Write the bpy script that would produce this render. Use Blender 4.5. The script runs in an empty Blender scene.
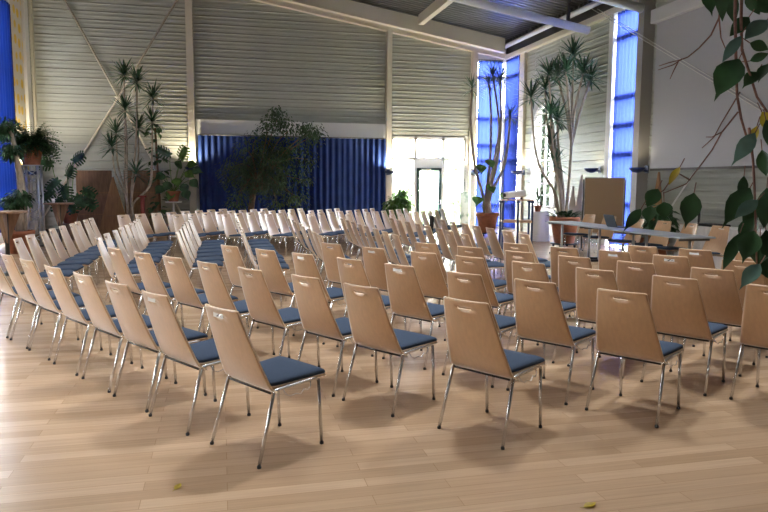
import bpy, bmesh, math, random
from mathutils import Vector, Matrix
R = math.radians
rnd = random.Random(7)
sc = bpy.context.scene
col = sc.collection

# ------------------------------------------------------------------ survey: sight lines from the tripod -> metres
F, HZ, H, YAW, ROLL = 678.0, 182.5, 1.6, R(13.46), R(0.35)
PITCH = math.atan((256 - HZ) / F)
def ray(px, py):
    u, v = px - 384, py - 256; u, v = u * math.cos(ROLL) + v * math.sin(ROLL), v * math.cos(ROLL) - u * math.sin(ROLL)
    a = u / F; b = -v / F
    fh = math.cos(PITCH) + b * math.sin(PITCH); z = -math.sin(PITCH) + b * math.cos(PITCH)
    return Vector((math.sin(YAW) * fh + math.cos(YAW) * a, math.cos(YAW) * fh - math.sin(YAW) * a, z))
CAM = Vector((0, 0, H))
def at_z(px, py, z=0.0): r = ray(px, py); return CAM + r * ((z - H) / r.z)
def at_x(px, py, X): r = ray(px, py); return CAM + r * (X / r.x)
def at_y(px, py, Y): r = ray(px, py); return CAM + r * (Y / r.y)
def at_d(px, py, d):
    r = ray(px, py); k = r.x * math.sin(YAW) + r.y * math.cos(YAW); return CAM + r * (d / k)
XR, XL, YB, YF = 9.85, -5.46, 22.8, -6.0           # inner faces of the four walls
SL = 0.167                                         # roof slope
def z_wall(x): return 5.95 + SL * (XR - x)         # top of the cladding
def z_deck(x): return 6.44 + SL * (XR - x)         # underside of the roof deck
def bx(px): return at_y(px, 90, YB).x
def bz(px, py): return at_y(px, py, YB).z
def ry(px): return at_x(px, 90, XR).y
def rz(px, py): return at_x(px, py, XR).z

# ------------------------------------------------------------------ materials
MATS = {}
def new_mat(name):
    m = bpy.data.materials.new(name); m.use_nodes = True; MATS[name] = m
    nt = m.node_tree; return m, nt, nt.nodes['Principled BSDF'], nt.nodes['Material Output']
def mat(name, rgb, rough=0.5, metal=0.0, noise=0.0, nscale=8.0, coat=0.0, emit=None, estr=0.0, spec=None, stretch=None, rough_var=0.0):
    if name in MATS: return MATS[name]
    m, nt, b, out = new_mat(name)
    b.inputs['Base Color'].default_value = (*rgb, 1); b.inputs['Roughness'].default_value = rough
    b.inputs['Metallic'].default_value = metal
    if coat: b.inputs['Coat Weight'].default_value = coat; b.inputs['Coat Roughness'].default_value = 0.15
    if spec is not None: b.inputs['Specular IOR Level'].default_value = spec
    if emit: b.inputs['Emission Color'].default_value = (*emit, 1); b.inputs['Emission Strength'].default_value = estr
    if noise:
        tc = nt.nodes.new('ShaderNodeTexCoord'); mp = nt.nodes.new('ShaderNodeMapping')
        if stretch: mp.inputs['Scale'].default_value = stretch
        n = nt.nodes.new('ShaderNodeTexNoise'); n.inputs['Scale'].default_value = nscale; n.inputs['Detail'].default_value = 5
        r = nt.nodes.new('ShaderNodeValToRGB')
        r.color_ramp.elements[0].position = .3; r.color_ramp.elements[1].position = .7
        r.color_ramp.elements[0].color = (*[c * (1 - noise) for c in rgb], 1)
        r.color_ramp.elements[1].color = (*[min(1, c * (1 + noise)) for c in rgb], 1)
        nt.links.new(tc.outputs['Object'], mp.inputs[0]); nt.links.new(mp.outputs[0], n.inputs['Vector'])
        nt.links.new(n.outputs['Fac'], r.inputs[0]); nt.links.new(r.outputs[0], b.inputs['Base Color'])
        if rough_var:
            mr = nt.nodes.new('ShaderNodeMapRange'); mr.inputs[3].default_value = rough - rough_var; mr.inputs[4].default_value = rough + rough_var
            nt.links.new(n.outputs['Fac'], mr.inputs[0]); nt.links.new(mr.outputs[0], b.inputs['Roughness'])
    return m
def translucent(name, rgb, amount=0.6, rough=0.8):
    m, nt, b, out = new_mat(name)
    b.inputs['Base Color'].default_value = (*rgb, 1); b.inputs['Roughness'].default_value = rough
    t = nt.nodes.new('ShaderNodeBsdfTranslucent'); t.inputs[0].default_value = (*rgb, 1)
    mx = nt.nodes.new('ShaderNodeMixShader'); mx.inputs[0].default_value = amount
    nt.links.new(b.outputs[0], mx.inputs[1]); nt.links.new(t.outputs[0], mx.inputs[2]); nt.links.new(mx.outputs[0], out.inputs[0])
    return m
def glass(name, tint=(1, 1, 1)):
    m, nt, b, out = new_mat(name)
    nt.nodes.remove(b)
    t = nt.nodes.new('ShaderNodeBsdfTransparent'); t.inputs[0].default_value = (*tint, 1)
    g = nt.nodes.new('ShaderNodeBsdfGlossy'); g.inputs['Roughness'].default_value = 0.02
    mx = nt.nodes.new('ShaderNodeMixShader'); mx.inputs[0].default_value = 0.06
    nt.links.new(t.outputs[0], mx.inputs[1]); nt.links.new(g.outputs[0], mx.inputs[2]); nt.links.new(mx.outputs[0], out.inputs[0])
    return m
def leaf_mat(name, rgb, var=0.5, rough=0.4, trans=0.25, nscale=6.0):
    m, nt, b, out = new_mat(name)
    tc = nt.nodes.new('ShaderNodeTexCoord'); n = nt.nodes.new('ShaderNodeTexNoise'); n.inputs['Scale'].default_value = nscale
    r = nt.nodes.new('ShaderNodeValToRGB'); r.color_ramp.elements[0].position = .32; r.color_ramp.elements[1].position = .68
    r.color_ramp.elements[0].color = (*[c * (1 - var) for c in rgb], 1); r.color_ramp.elements[1].color = (*[c * (1 + var) for c in rgb], 1)
    nt.links.new(tc.outputs['Object'], n.inputs['Vector']); nt.links.new(n.outputs['Fac'], r.inputs[0])
    nt.links.new(r.outputs[0], b.inputs['Base Color']); b.inputs['Roughness'].default_value = rough
    t = nt.nodes.new('ShaderNodeBsdfTranslucent'); nt.links.new(r.outputs[0], t.inputs[0])
    mx = nt.nodes.new('ShaderNodeMixShader'); mx.inputs[0].default_value = trans
    nt.links.new(b.outputs[0], mx.inputs[1]); nt.links.new(t.outputs[0], mx.inputs[2]); nt.links.new(mx.outputs[0], out.inputs[0])
    return m
def floor_mat():
    m, nt, b, out = new_mat('beech parquet')
    tc = nt.nodes.new('ShaderNodeTexCoord')
    br = nt.nodes.new('ShaderNodeTexBrick'); br.offset = 0.37; br.squash = 1.0
    br.inputs['Scale'].default_value = 1.0; br.inputs['Brick Width'].default_value = 1.15; br.inputs['Row Height'].default_value = 0.105
    br.inputs['Mortar Size'].default_value = 0.002; br.inputs['Mortar Smooth'].default_value = 0.3; br.inputs['Bias'].default_value = 0.0
    br.inputs['Color1'].default_value = (0.60, 0.442, 0.30, 1); br.inputs['Color2'].default_value = (0.455, 0.318, 0.2, 1)
    br.inputs['Mortar'].default_value = (0.36, 0.23, 0.13, 1)
    nt.links.new(tc.outputs['Object'], br.inputs['Vector'])
    mp = nt.nodes.new('ShaderNodeMapping'); mp.inputs['Scale'].default_value = (.7, 22, 1)
    n = nt.nodes.new('ShaderNodeTexNoise'); n.inputs['Scale'].default_value = 2.2; n.inputs['Detail'].default_value = 6
    nt.links.new(tc.outputs['Object'], mp.inputs[0]); nt.links.new(mp.outputs[0], n.inputs['Vector'])
    r = nt.nodes.new('ShaderNodeValToRGB'); r.color_ramp.elements[0].position = .3; r.color_ramp.elements[1].position = .72
    r.color_ramp.elements[0].color = (.88, .86, .84, 1); r.color_ramp.elements[1].color = (1.08, 1.06, 1.04, 1)
    nt.links.new(n.outputs['Fac'], r.inputs[0])
    mx = nt.nodes.new('ShaderNodeMix'); mx.data_type = 'RGBA'; mx.blend_type = 'MULTIPLY'; mx.inputs[0].default_value = 1.0
    nt.links.new(br.outputs['Color'], mx.inputs[6]); nt.links.new(r.outputs[0], mx.inputs[7])
    nt.links.new(mx.outputs[2], b.inputs['Base Color'])
    b.inputs['Roughness'].default_value = 0.27
    b.inputs['Specular IOR Level'].default_value = 0.55
    return m
def dotted_mat():
    m, nt, b, out = new_mat('cream cloth with yellow dots')
    tc = nt.nodes.new('ShaderNodeTexCoord'); v = nt.nodes.new('ShaderNodeTexVoronoi'); v.inputs['Scale'].default_value = 2.6; v.inputs['Randomness'].default_value = 0.35
    r = nt.nodes.new('ShaderNodeValToRGB'); r.color_ramp.interpolation = 'EASE'
    r.color_ramp.elements[0].position = .30; r.color_ramp.elements[0].color = (.75, .52, .08, 1)
    r.color_ramp.elements[1].position = .38; r.color_ramp.elements[1].color = (.66, .62, .5, 1)
    nt.links.new(tc.outputs['Object'], v.inputs['Vector']); nt.links.new(v.outputs['Distance'], r.inputs[0]); nt.links.new(r.outputs[0], b.inputs['Base Color'])
    b.inputs['Roughness'].default_value = .9
    return m

WOOD = mat('beech veneer', (0.455, 0.262, 0.120), 0.42, noise=0.07, nscale=5.0, stretch=(9, 9, 1.2), spec=0.9, coat=0.8)
WOOD.node_tree.nodes["Principled BSDF"].inputs["Coat Roughness"].default_value = .38
b_ = WOOD.node_tree.nodes['Principled BSDF']; b_.inputs['Sheen Weight'].default_value = .75; b_.inputs['Sheen Roughness'].default_value = .4; b_.inputs['Sheen Tint'].default_value = (1, 1, 1, 1)
WOOD_EDGE = mat('plywood edge', (0.74, 0.6, 0.44), 0.4, noise=.2, nscale=60, stretch=(1, 1, .2))
BLUE = mat('blue upholstery', (0.043, 0.074, 0.135), 0.85, noise=0.25, nscale=220)
CHROME = mat('chrome', (0.66, 0.66, 0.66), 0.26, metal=1.0)
RUBBER = mat('black rubber', (0.015, 0.015, 0.016), 0.6)
STICKER = mat('white paper label', (0.8, 0.8, 0.78), 0.6)
INK = mat('black ink', (0.03, 0.03, 0.035), 0.6)
FLOOR = floor_mat()
SIDING = mat('grey metal cladding', (0.40, 0.415, 0.37), 0.52, metal=0.12, noise=.05, nscale=.8)
CREAM = mat('cream painted steel', (0.66, 0.62, 0.52), 0.45)
WHITE = mat('white paint', (0.76, 0.76, 0.74), 0.5)
FRAMEW = mat('white window frame', (0.8, 0.8, 0.8), 0.4)
DECK = mat('galvanised roof deck', (0.22, 0.225, 0.215), 0.32, metal=0.6, noise=.12, nscale=1.5)
GREEN_DK = mat('dark green door paint', (0.018, 0.05, 0.05), 0.4)
STEEL_DK = mat('dark grey steel', (0.12, 0.12, 0.115), 0.45, metal=.4)
STAGE = mat('dark blue stage curtain', (0.012, 0.042, 0.19), 0.75, noise=.15, nscale=3)
SHEER = translucent('sheer blue curtain', (0.02, 0.034, 0.20), 0.8)
GLASS = glass('window glass')
SCREEN = mat('projection screen fabric', (0.45, 0.46, 0.49), 0.8)
DENSE = translucent('dense blue curtain', (0.004, 0.014, 0.10), 0.12)
TERRA = mat('terracotta', (0.34, 0.125, 0.065), 0.75, noise=.18, nscale=9)
SOIL = mat('potting soil', (0.05, 0.032, 0.02), 0.95, noise=.4, nscale=40)
BARK = mat('pale bark', (0.40, 0.34, 0.27), 0.85, noise=.3, nscale=20, stretch=(1, 1, .3))
BARK_DK = mat('brown bark', (0.20, 0.12, 0.07), 0.85, noise=.3, nscale=20)
TWIG = mat('reddish twig bark', (0.20, 0.09, 0.065), 0.6, noise=.3, nscale=90)
LEAF = leaf_mat('dark green leaves', (0.045, 0.11, 0.045))
LEAF_DR = leaf_mat('dracaena leaves', (0.05, 0.125, 0.07))
LEAF_FI = leaf_mat('fig leaves', (0.062, 0.11, 0.05), nscale=3)
LEAF_LT = leaf_mat('fresh green leaves', (0.09, 0.20, 0.04))
LEAF_NEAR = leaf_mat('rubbery green leaf', (0.028, 0.075, 0.028), var=.35, rough=.3, trans=.15, nscale=18)
LEAF_BLUE = leaf_mat('bluish green leaf', (0.10, 0.19, 0.16), var=.3, rough=.3, trans=.15, nscale=18)
LEAF_YEL = leaf_mat('yellowing leaf', (0.46, 0.34, 0.025), var=.3, rough=.4, trans=.2, nscale=25)
PANEL = mat('brown wood panel', (0.25, 0.145, 0.08), 0.5, noise=.25, nscale=3, stretch=(6, 6, 1))
PANEL_LT = mat('orange brown plywood', (0.33, 0.175, 0.075), 0.5, noise=.2, nscale=3, stretch=(6, 6, 1))
ALU = mat('aluminium truss', (0.62, 0.63, 0.65), 0.35, metal=.85)
CORK = mat('brown cork', (0.42, 0.29, 0.17), 0.9, noise=.22, nscale=60)
TABLE = mat('grey blue table top', (0.36, 0.41, 0.46), 0.3, noise=.06, nscale=4)
NAVY = mat('navy blue steel', (0.012, 0.03, 0.11), 0.4)
PLASTIC = mat('light grey plastic', (0.62, 0.62, 0.62), 0.45)
DARKPL = mat('black plastic', (0.02, 0.02, 0.022), 0.4)
CLOTHW = mat('white cloth', (0.78, 0.78, 0.78), 0.9)
DOTS = dotted_mat()
SHELFW = mat('pinkish wood shelf', (0.55, 0.36, 0.26), 0.5, noise=.15, nscale=4, stretch=(1, 8, 8))
BLACKCLOTH = mat('black cloth', (0.01, 0.01, 0.011), 0.95)
LAPTOP = mat('dark grey metal', (0.07, 0.09, 0.11), 0.4, metal=.3)
GRASS = mat('pale grass', (0.30, 0.36, 0.22), 0.95, noise=.3, nscale=4)
RED = mat('dark red paint', (0.22, 0.03, 0.025), 0.5)
LAMPGLASS = mat('lamp glow', (0.9, 0.88, 0.8), 0.5, emit=(1, .9, .72), estr=14)
def poster_mat():
    m, nt, b, out = new_mat('pale green printed board')
    tc = nt.nodes.new('ShaderNodeTexCoord'); n = nt.nodes.new('ShaderNodeTexNoise'); n.inputs['Scale'].default_value = 3.2; n.inputs['Detail'].default_value = 3
    r = nt.nodes.new('ShaderNodeValToRGB'); e = r.color_ramp.elements
    e[0].position = .38; e[0].color = (.22, .36, .27, 1); e[1].position = .52; e[1].color = (.66, .74, .68, 1)
    nt.links.new(tc.outputs['Object'], n.inputs['Vector']); nt.links.new(n.outputs['Fac'], r.inputs[0]); nt.links.new(r.outputs[0], b.inputs['Base Color'])
    b.inputs['Roughness'].default_value = .35
    return m
POSTER = poster_mat()

# ------------------------------------------------------------------ mesh building
class MB:
    def __init__(s): s.v = []; s.f = []; s.smooth = []
    def add(s, vs, fs, smooth=False):
        o = len(s.v); s.v += [tuple(v) for v in vs]; s.f += [tuple(i + o for i in f) for f in fs]; s.smooth += [smooth] * len(fs); return s
    def box(s, a, b):
        x0, y0, z0 = [min(p, q) for p, q in zip(a, b)]; x1, y1, z1 = [max(p, q) for p, q in zip(a, b)]
        return s.add([(x0,y0,z0),(x1,y0,z0),(x1,y1,z0),(x0,y1,z0),(x0,y0,z1),(x1,y0,z1),(x1,y1,z1),(x0,y1,z1)],
              [(0,3,2,1),(4,5,6,7),(0,1,5,4),(1,2,6,5),(2,3,7,6),(3,0,4,7)])
    def prism(s, poly, n):
        """closed polygon (3-D points, counter-clockwise seen against n) extruded by n"""
        k = len(poly); n = Vector(n); p = [Vector(q) for q in poly]
        return s.add(p + [q + n for q in p], [tuple(range(k))[::-1], tuple(range(k, 2*k))] + [(i, (i+1) % k, (i+1) % k + k, i + k) for i in range(k)])
    def tube(s, path, r, n=8, cap=True):
        P = [Vector(p) for p in path]; m = len(P); rr = r if isinstance(r, (list, tuple)) else [r] * m
        t0 = (P[1] - P[0]).normalized(); up = Vector((0, 0, 1)) if abs(t0.z) < .9 else Vector((1, 0, 0))
        nrm = t0.cross(up).normalized(); vs = []
        for i in range(m):
            t = (P[min(i+1, m-1)] - P[max(i-1, 0)]).normalized()
            nrm = (nrm - t * nrm.dot(t)).normalized(); bi = t.cross(nrm)
            for k in range(n):
                a = 2 * math.pi * k / n; vs.append(P[i] + (nrm * math.cos(a) + bi * math.sin(a)) * rr[i])
        fs = [(i*n+k, i*n+(k+1) % n, (i+1)*n+(k+1) % n, (i+1)*n+k) for i in range(m-1) for k in range(n)]
        if cap: fs += [tuple(range(n))[::-1], tuple(range((m-1)*n, m*n))]
        return s.add(vs, fs, True)
    def lathe(s, prof, c=(0, 0, 0), n=24):
        c = Vector(c); vs = []; m = len(prof)
        for r, z in prof:
            for k in range(n):
                a = 2 * math.pi * k / n; vs.append(c + Vector((r * math.cos(a), r * math.sin(a), z)))
        fs = [(i*n+k, i*n+(k+1) % n, (i+1)*n+(k+1) % n, (i+1)*n+k) for i in range(m-1) for k in range(n)]
        fs += [tuple(range(n))[::-1], tuple(range((m-1)*n, m*n))]
        return s.add(vs, fs, True)
    def strap(s, base, d, length, width, droop, seg=4):
        """narrow arching leaf"""
        b = Vector(base); d = Vector(d).normalized(); side = d.cross(Vector((0, 0, 1)))
        side = side.normalized() if side.length > .05 else Vector((1, 0, 0))
        vs = []; p = b.copy(); cur = d.copy()
        for i in range(seg + 1):
            t = i / seg; w = width * (math.sin(math.pi * min(1, .18 + .82 * t)) ** .7 if t < 1 else 0.02) * .5
            nrm = side.cross(cur).normalized()
            vs += [p - side * w + nrm * w * .35, p.copy(), p + side * w + nrm * w * .35]
            cur = (cur + Vector((0, 0, -droop / seg))).normalized(); p = p + cur * length / seg
        fs = []
        for i in range(seg):
            a = i * 3; fs += [(a, a+1, a+4, a+3), (a+1, a+2, a+5, a+4)]
        return s.add(vs, fs, True)
    def leaf(s, base, d, up, length, width, curl=0.15, shape='ovate', seg=6):
        """broad leaf folded along its midrib; shape ovate | tip | diamond"""
        d = Vector(d).normalized(); up = Vector(up); side = d.cross(up)
        side = side.normalized() if side.length > 1e-3 else Vector((1, 0, 0)); n = side.cross(d).normalized()
        if shape == 'diamond':
            b = Vector(base); m = b + d * length * .45
            return s.add([b, m - side * width * .5 + n * width * .12, b + d * length - n * length * curl, m + side * width * .5 + n * width * .12], [(0, 3, 2), (0, 2, 1)], True)
        vs = []; b = Vector(base)
        prof = {'ovate': [0.06, .62, .95, 1.0, .82, .45, .0], 'tip': [0.06, .72, 1.0, .95, .62, .16, .0]}[shape]
        for i in range(seg + 1):
            t = i / seg; w = width * .5 * prof[round(t * 6)]
            p = b + d * length * t - n * curl * length * t * t
            vs += [p - side * w + n * w * .22, p - side * w * .5 + n * w * .05, p.copy(), p + side * w * .5 + n * w * .05, p + side * w + n * w * .22]
        fs = []
        for i in range(seg):
            for k in range(4): a = i * 5 + k; fs.append((a, a+1, a+6, a+5))
        return s.add(vs, fs, True)
    def build(s, name, m, parent=None):
        me = bpy.data.meshes.new(name); me.from_pydata(s.v, [], s.f); me.validate(); me.update()
        if len(me.polygons) == len(s.smooth): me.polygons.foreach_set('use_smooth', s.smooth)
        me.materials.append(m); o = bpy.data.objects.new(name, me); col.objects.link(o)
        if parent: o.parent = parent
        return o

def tag(o, label=None, cat=None, group=None, kind=None):
    if label: o['label'] = label
    if cat: o['category'] = cat
    if group: o['group'] = group
    if kind: o['kind'] = kind
    return o
def thing(name, label, cat, loc=(0, 0, 0), rz_=0.0, group=None):
    o = bpy.data.objects.new(name, None); col.objects.link(o); o.empty_display_size = .2
    o.location = loc; o.rotation_euler = (0, 0, rz_); return tag(o, label, cat, group)
def bevel(o, w=.004, seg=2):
    md = o.modifiers.new('bevel', 'BEVEL'); md.width = w; md.segments = seg; md.limit_method = 'ANGLE'; return o
KIDS = {}
def copy_tree(o, parent=None):
    c = o.copy(); col.objects.link(c)
    if parent: c.parent = parent
    kids = KIDS.get(o.name)
    if kids is None: kids = KIDS[o.name] = [x.name for x in o.children]
    for ch in kids: copy_tree(bpy.data.objects[ch], c)
    return c
def struct(o): o['kind'] = 'structure'; return o

# ------------------------------------------------------------------ room shell
def siding_mesh(axis, a0, a1, z0, ztop, plane, inward, pitch=.25, nseg=10):
    """ribbed horizontal cladding sheet; axis 'x' (runs along x at y=plane) or 'y'; a0 is the camera-left end"""
    mb = MB(); prof = []; z = z0; top = max(ztop(a0), ztop(a1))
    while z < top:
        prof += [(z, 0), (z + .075, .0), (z + .082, .006), (z + .128, .006), (z + .135, 0), (z + .19, 0), (z + .2, .015), (z + .222, .015)]; z += pitch
    vs = []; m = len(prof)
    for i in range(nseg + 1):
        a = a0 + (a1 - a0) * i / nseg
        for (zz, dd) in prof:
            zz = min(zz, ztop(a)); d = plane + inward * dd
            vs.append((a, d, zz) if axis == 'x' else (d, a, zz))
    fs = []
    for i in range(nseg):
        for k in range(m - 1):
            q = (i*m+k, (i+1)*m+k, (i+1)*m+k+1, i*m+k+1)
            if abs(vs[q[0]][2] - vs[q[3]][2]) < 1e-6 and abs(vs[q[1]][2] - vs[q[2]][2]) < 1e-6: continue
            fs.append(q)
    return mb.add(vs, fs)

flo = struct(MB().add([(XL-.3, YF-.3, 0), (XR+.3, YF-.3, 0), (XR+.3, YB+.3, 0), (XL-.3, YB+.3, 0), (XL-.3, YF-.3, -.2), (XR+.3, YF-.3, -.2), (XR+.3, YB+.3, -.2), (XL-.3, YB+.3, -.2)],
    [(0,1,2,3), (7,6,5,4), (0,4,5,1), (1,5,6,2), (2,6,7,3), (3,7,4,0)]).build('floor', FLOOR))

# roof deck: trapezoid ribs running down the slope
mb = MB(); vs = []; y = YF - .3; prof = []
while y < YB + .3: prof += [(y, 0), (y + .10, 0), (y + .125, .085), (y + .18, .085), (y + .205, 0)]; y += .205
for X in (XL - .3, XR + .6):
    vs += [(X, yy, z_deck(X) + h) for yy, h in prof]
m_ = len(prof)
mb.add(vs, [(k, k+1, m_+k+1, m_+k) for k in range(m_ - 1)])
ceil_ = struct(mb.build('ceiling', DECK))
mb = MB(); mb.prism([(XL-.4, YF-.4, z_deck(XL-.4)+.12), (XR+.7, YF-.4, z_deck(XR+.7)+.12), (XR+.7, YB+.4, z_deck(XR+.7)+.12), (XL-.4, YB+.4, z_deck(XL-.4)+.12)], (0, 0, .15))
tag(mb.build('roof_insulation', STEEL_DK, ceil_))

# openings on the back wall
DX0, DX1 = bx(391), bx(466); DZ = bz(430, 137)
CX0 = bx(475.5)
STX0, STX1 = bx(194.5), bx(385.5); BZ0, BZ1 = bz(290, 137), bz(290, 122)
W = .25
mb = MB()
def back_rect(x0, x1, z0, z1a, z1b):
    mb.prism([(x0, YB, z0), (x1, YB, z0), (x1, YB, z1b), (x0, YB, z1a)], (0, W, 0))
back_rect(XL - .3, DX0, 0, z_deck(XL-.3)+.1, z_deck(DX0)+.1)
back_rect(DX0, DX1, DZ, z_deck(DX0)+.1, z_deck(DX1)+.1)
back_rect(DX1, CX0, 0, z_deck(DX1)+.1, z_deck(CX0)+.1)
back_rect(CX0, XR + .3, z_wall(XR) - .05, z_deck(CX0)+.1, z_deck(XR+.3)+.1)
wb = struct(mb.build('wall_back', WHITE))
siding_mesh('x', bx(35.5), bx(187.5), 0.0, lambda a: z_wall(a), YB - .004, -1).build('cladding', SIDING, wb)
siding_mesh('x', bx(194.5), bx(385.5), BZ1, lambda a: z_wall(a), YB - .004, -1).build('cladding', SIDING, wb)
siding_mesh('x', bx(390.5), bx(470.5), DZ + .05, lambda a: z_wall(a), YB - .004, -1).build('cladding', SIDING, wb)

# openings on the right wall
RC1 = ry(521.5)                                     # corner window: RC1 .. YB
RW0, RW1 = ry(643.5), ry(615.5)                     # tall window
GW0, GW1 = ry(559.5), ry(535)                       # arched gridded window
GZ0, GZ1 = rz(547, 207), rz(547, 103)
mb = MB()
def right_rect(y0, y1, z0, z1): mb.box((XR, y0, z0), (XR + W, y1, z1))
ZT = z_deck(XR) + .05
right_rect(YF - .3, RW0, 0, ZT); right_rect(RW0, RW1, z_wall(XR), ZT); right_rect(RW1, GW0, 0, ZT)
right_rect(GW0, GW1, 0, GZ0); right_rect(GW0, GW1, GZ1, ZT); right_rect(GW1, RC1, 0, ZT); right_rect(RC1, YB + .25, z_wall(XR) - .05, ZT)
wr = struct(mb.build('wall_right', WHITE))
zr = lambda a: z_wall(XR)
siding_mesh('y', ry(526.5), GW1, 0, zr, XR - .004, -1).build('cladding', SIDING, wr)
siding_mesh('y', GW1, GW0, GZ1, zr, XR - .004, -1).build('cladding', SIDING, wr)
siding_mesh('y', GW0, ry(611.5), 0, zr, XR - .004, -1).build('cladding', SIDING, wr)
siding_mesh('y', ry(652), ry(652) - 8.5, 0, zr, XR - .004, -1).build('cladding', SIDING, wr)
MB().box((XR - .02, YF, z_wall(XR)), (XR, YB, z_deck(XR) + .02)).build('upper_fascia', STEEL_DK, wr)

# left wall, with the tall window near the corner and a window strip nearer the camera
LW1 = at_x(8.5, 90, XL).y; LW0 = LW1 - 3.2; LZT = 6.2
mb = MB()
def left_rect(y0, y1, z0, z1): mb.box((XL - W, y0, z0), (XL, y1, z1))
ZL = z_deck(XL) + .2
left_rect(YF - .3, 1, 0, ZL); left_rect(1, 11, 0, 1.75); left_rect(1, 11, 2.2, ZL); left_rect(11, LW0, 0, ZL); left_rect(LW0, LW1, 0, .3)
left_rect(LW0, LW1, LZT, ZL); left_rect(LW1, YB + .3, 0, ZL)
wl = struct(mb.build('wall_left', WHITE))
siding_mesh('y', at_x(26, 60, XL).y, YB - .05, 0, lambda a: z_wall(XL), XL + .004, 1).build('cladding', SIDING, wl)
mb = MB(); mb.prism([(XL-.3, YF, 0), (XR+.3, YF, 0), (XR+.3, YF, z_deck(XR+.3)+.1), (XL-.3, YF, z_deck(XL-.3)+.1)], (0, -.25, 0))
struct(mb.build('wall_front', WHITE))

tn = [0]
def trim(mb, m=CREAM):
    tn[0] += 1; return struct(mb.build('trim_%d' % tn[0], m))
def post_b(p0, p1, dep=.16, m=CREAM, z0=0):
    x0, x1 = bx(p0), bx(p1); trim(MB().prism([(x0, YB - dep, z0), (x1, YB - dep, z0), (x1, YB - dep, z_wall(x1)), (x0, YB - dep, z_wall(x0))], (0, dep, 0)), m)
post_b(31.5, 36.5, .2); post_b(187.3, 194.3, .25); post_b(385.3, 390.3, .25); post_b(470.2, 475.5, .2)
trim(MB().box((XR - .14, YB - .14, 0), (XR, YB, z_wall(XR))), FRAMEW)
def post_r(p0, p1, dep=.12, m=CREAM): trim(MB().box((XR - dep, ry(p1), 0), (XR, ry(p0), z_wall(XR))), m)
post_r(521.8, 526.5, .1); post_r(611, 615.3, .12, FRAMEW); post_r(643.3, 646.2, .12, FRAMEW); post_r(646.3, 652.2, .3, mat('grey painted post', (.38, .365, .33), .5))
# white lintel over the stage curtain
trim(MB().box((STX0, YB - .12, BZ0), (STX1, YB, BZ1)), WHITE)
# sloping cap along the top of the back cladding, edge beam above it, eaves cap on the right
def along_slope(y0, y1, za, zb, x0, x1):
    zf = lambda x, o: z_wall(x) + o
    return MB().prism([(x0, y0, zf(x0, za)), (x1, y0, zf(x1, za)), (x1, y0, zf(x1, zb)), (x0, y0, zf(x0, zb))], (0, y1 - y0, 0))
trim(along_slope(YB - .22, YB, -.06, .10, XL, XR), CREAM)
trim(along_slope(YB - 1.0, YB - .75, -.06, .40, XL, XR - .5), CREAM)
trim(along_slope(YB - .35, YB - .25, .12, .2, XL, XR - .6), CREAM)
trim(MB().box((XR - .16, YF, z_wall(XR) - .08), (XR, YB - .22, z_wall(XR) + .07)), CREAM)
trim(MB().tube([(XR - .42, YF, z_wall(XR) + .25), (XR - .42, YB - .4, z_wall(XR) + .25)], .075, 12), PLASTIC)
mb = MB(); y = YF
while y < YB - .4: mb.box((XR - .3, y, z_wall(XR) + .36), (XR - .02, y + .1, z_wall(XR) + .5)); y += .24
trim(mb, STEEL_DK)
for px in (6.4, 1.6, -3.0):
    z = z_deck(px); trim(MB().box((px - .09, YF, z - .32), (px + .09, YB - 1.0, z - .01)), CREAM)
for k in range(9):                                   # white tubular rafters with round ends
    Y = 16.67 - 2.35 * k
    x0, x1 = XL + .1, 9.5
    z = lambda x: 5.62 + .16 * (9.5 - x)
    t = trim(MB().tube([(x0, Y, z(x0)), (x1, Y, z(x1))], .105, 14), WHITE)
    mb = MB()
    for xx in (8.9, 6.4, 1.6, -3.0): mb.box((xx - .04, Y - .03, z(xx)), (xx + .04, Y + .03, z_deck(xx)))
    mb.build('hanger', STEEL_DK, t)

# skirting
struct(MB().box((XL, YB - .03, 0), (DX0, YB - .002, .1)).build('baseboard_back', STEEL_DK))

# ---- windows
def rod_bars(mb, pts, r): 
    for a, b in pts: mb.tube([a, b], r, 6)
# corner window: two sides, curtains and transoms
ZC = z_wall(XR) - .05
def win_frame(name, bars, panes):
    mb = MB()
    for a, b in bars: mb.box(a, b)
    w = struct(mb.build(name, FRAMEW)); mg = MB()
    for a, b in panes: mg.box(a, b)
    mg.build('pane', GLASS, w); return w
bars = [((CX0, YB + .02, 0), (CX0 + .08, YB + .1, ZC)), ((XR - .1, YB + .02, 0), (XR, YB + .1, ZC))]
trz = [bz(490, p) for p in (78, 119, 145.5, 161, 205)]
for z in trz + [.05, ZC - .05]: bars.append(((CX0, YB - .02, z - .06), (XR, YB + .1, z + .06)))
win_frame('window_1', bars, [((CX0, YB + .055, 0), (XR, YB + .065, ZC))])
bars = [((XR + .02, RC1, 0), (XR + .1, RC1 + .08, ZC)), ((XR + .02, YB - .1, 0), (XR + .1, YB, ZC))]
for z in trz + [.05, ZC - .05]: bars.append(((XR - .02, RC1, z - .06), (XR + .1, YB, z + .06)))
win_frame('window_2', bars, [((XR + .055, RC1, 0), (XR + .065, YB, ZC))])
bars = [((XR + .02, RW0, 0), (XR + .1, RW0 + .07, ZC)), ((XR + .02, RW1 - .07, 0), (XR + .1, RW1, ZC))]
for p in (35.5, 96, 124.5, 154, 205): z = rz(630, p); bars.append(((XR - .02, RW0, z - .07), (XR + .1, RW1, z + .07)))
bars.append(((XR + .02, RW0, ZC - .1), (XR + .1, RW1, ZC + .05)))
win_frame('window_3', bars, [((XR + .055, RW0, 0), (XR + .065, RW1, ZC))])
bars = []
for i in range(5): y = GW0 + (GW1 - GW0) * i / 4; bars.append(((XR - .0, y - .025, GZ0), (XR + .06, y + .025, GZ1 - .5 if i in (0, 4) else GZ1)))
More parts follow.
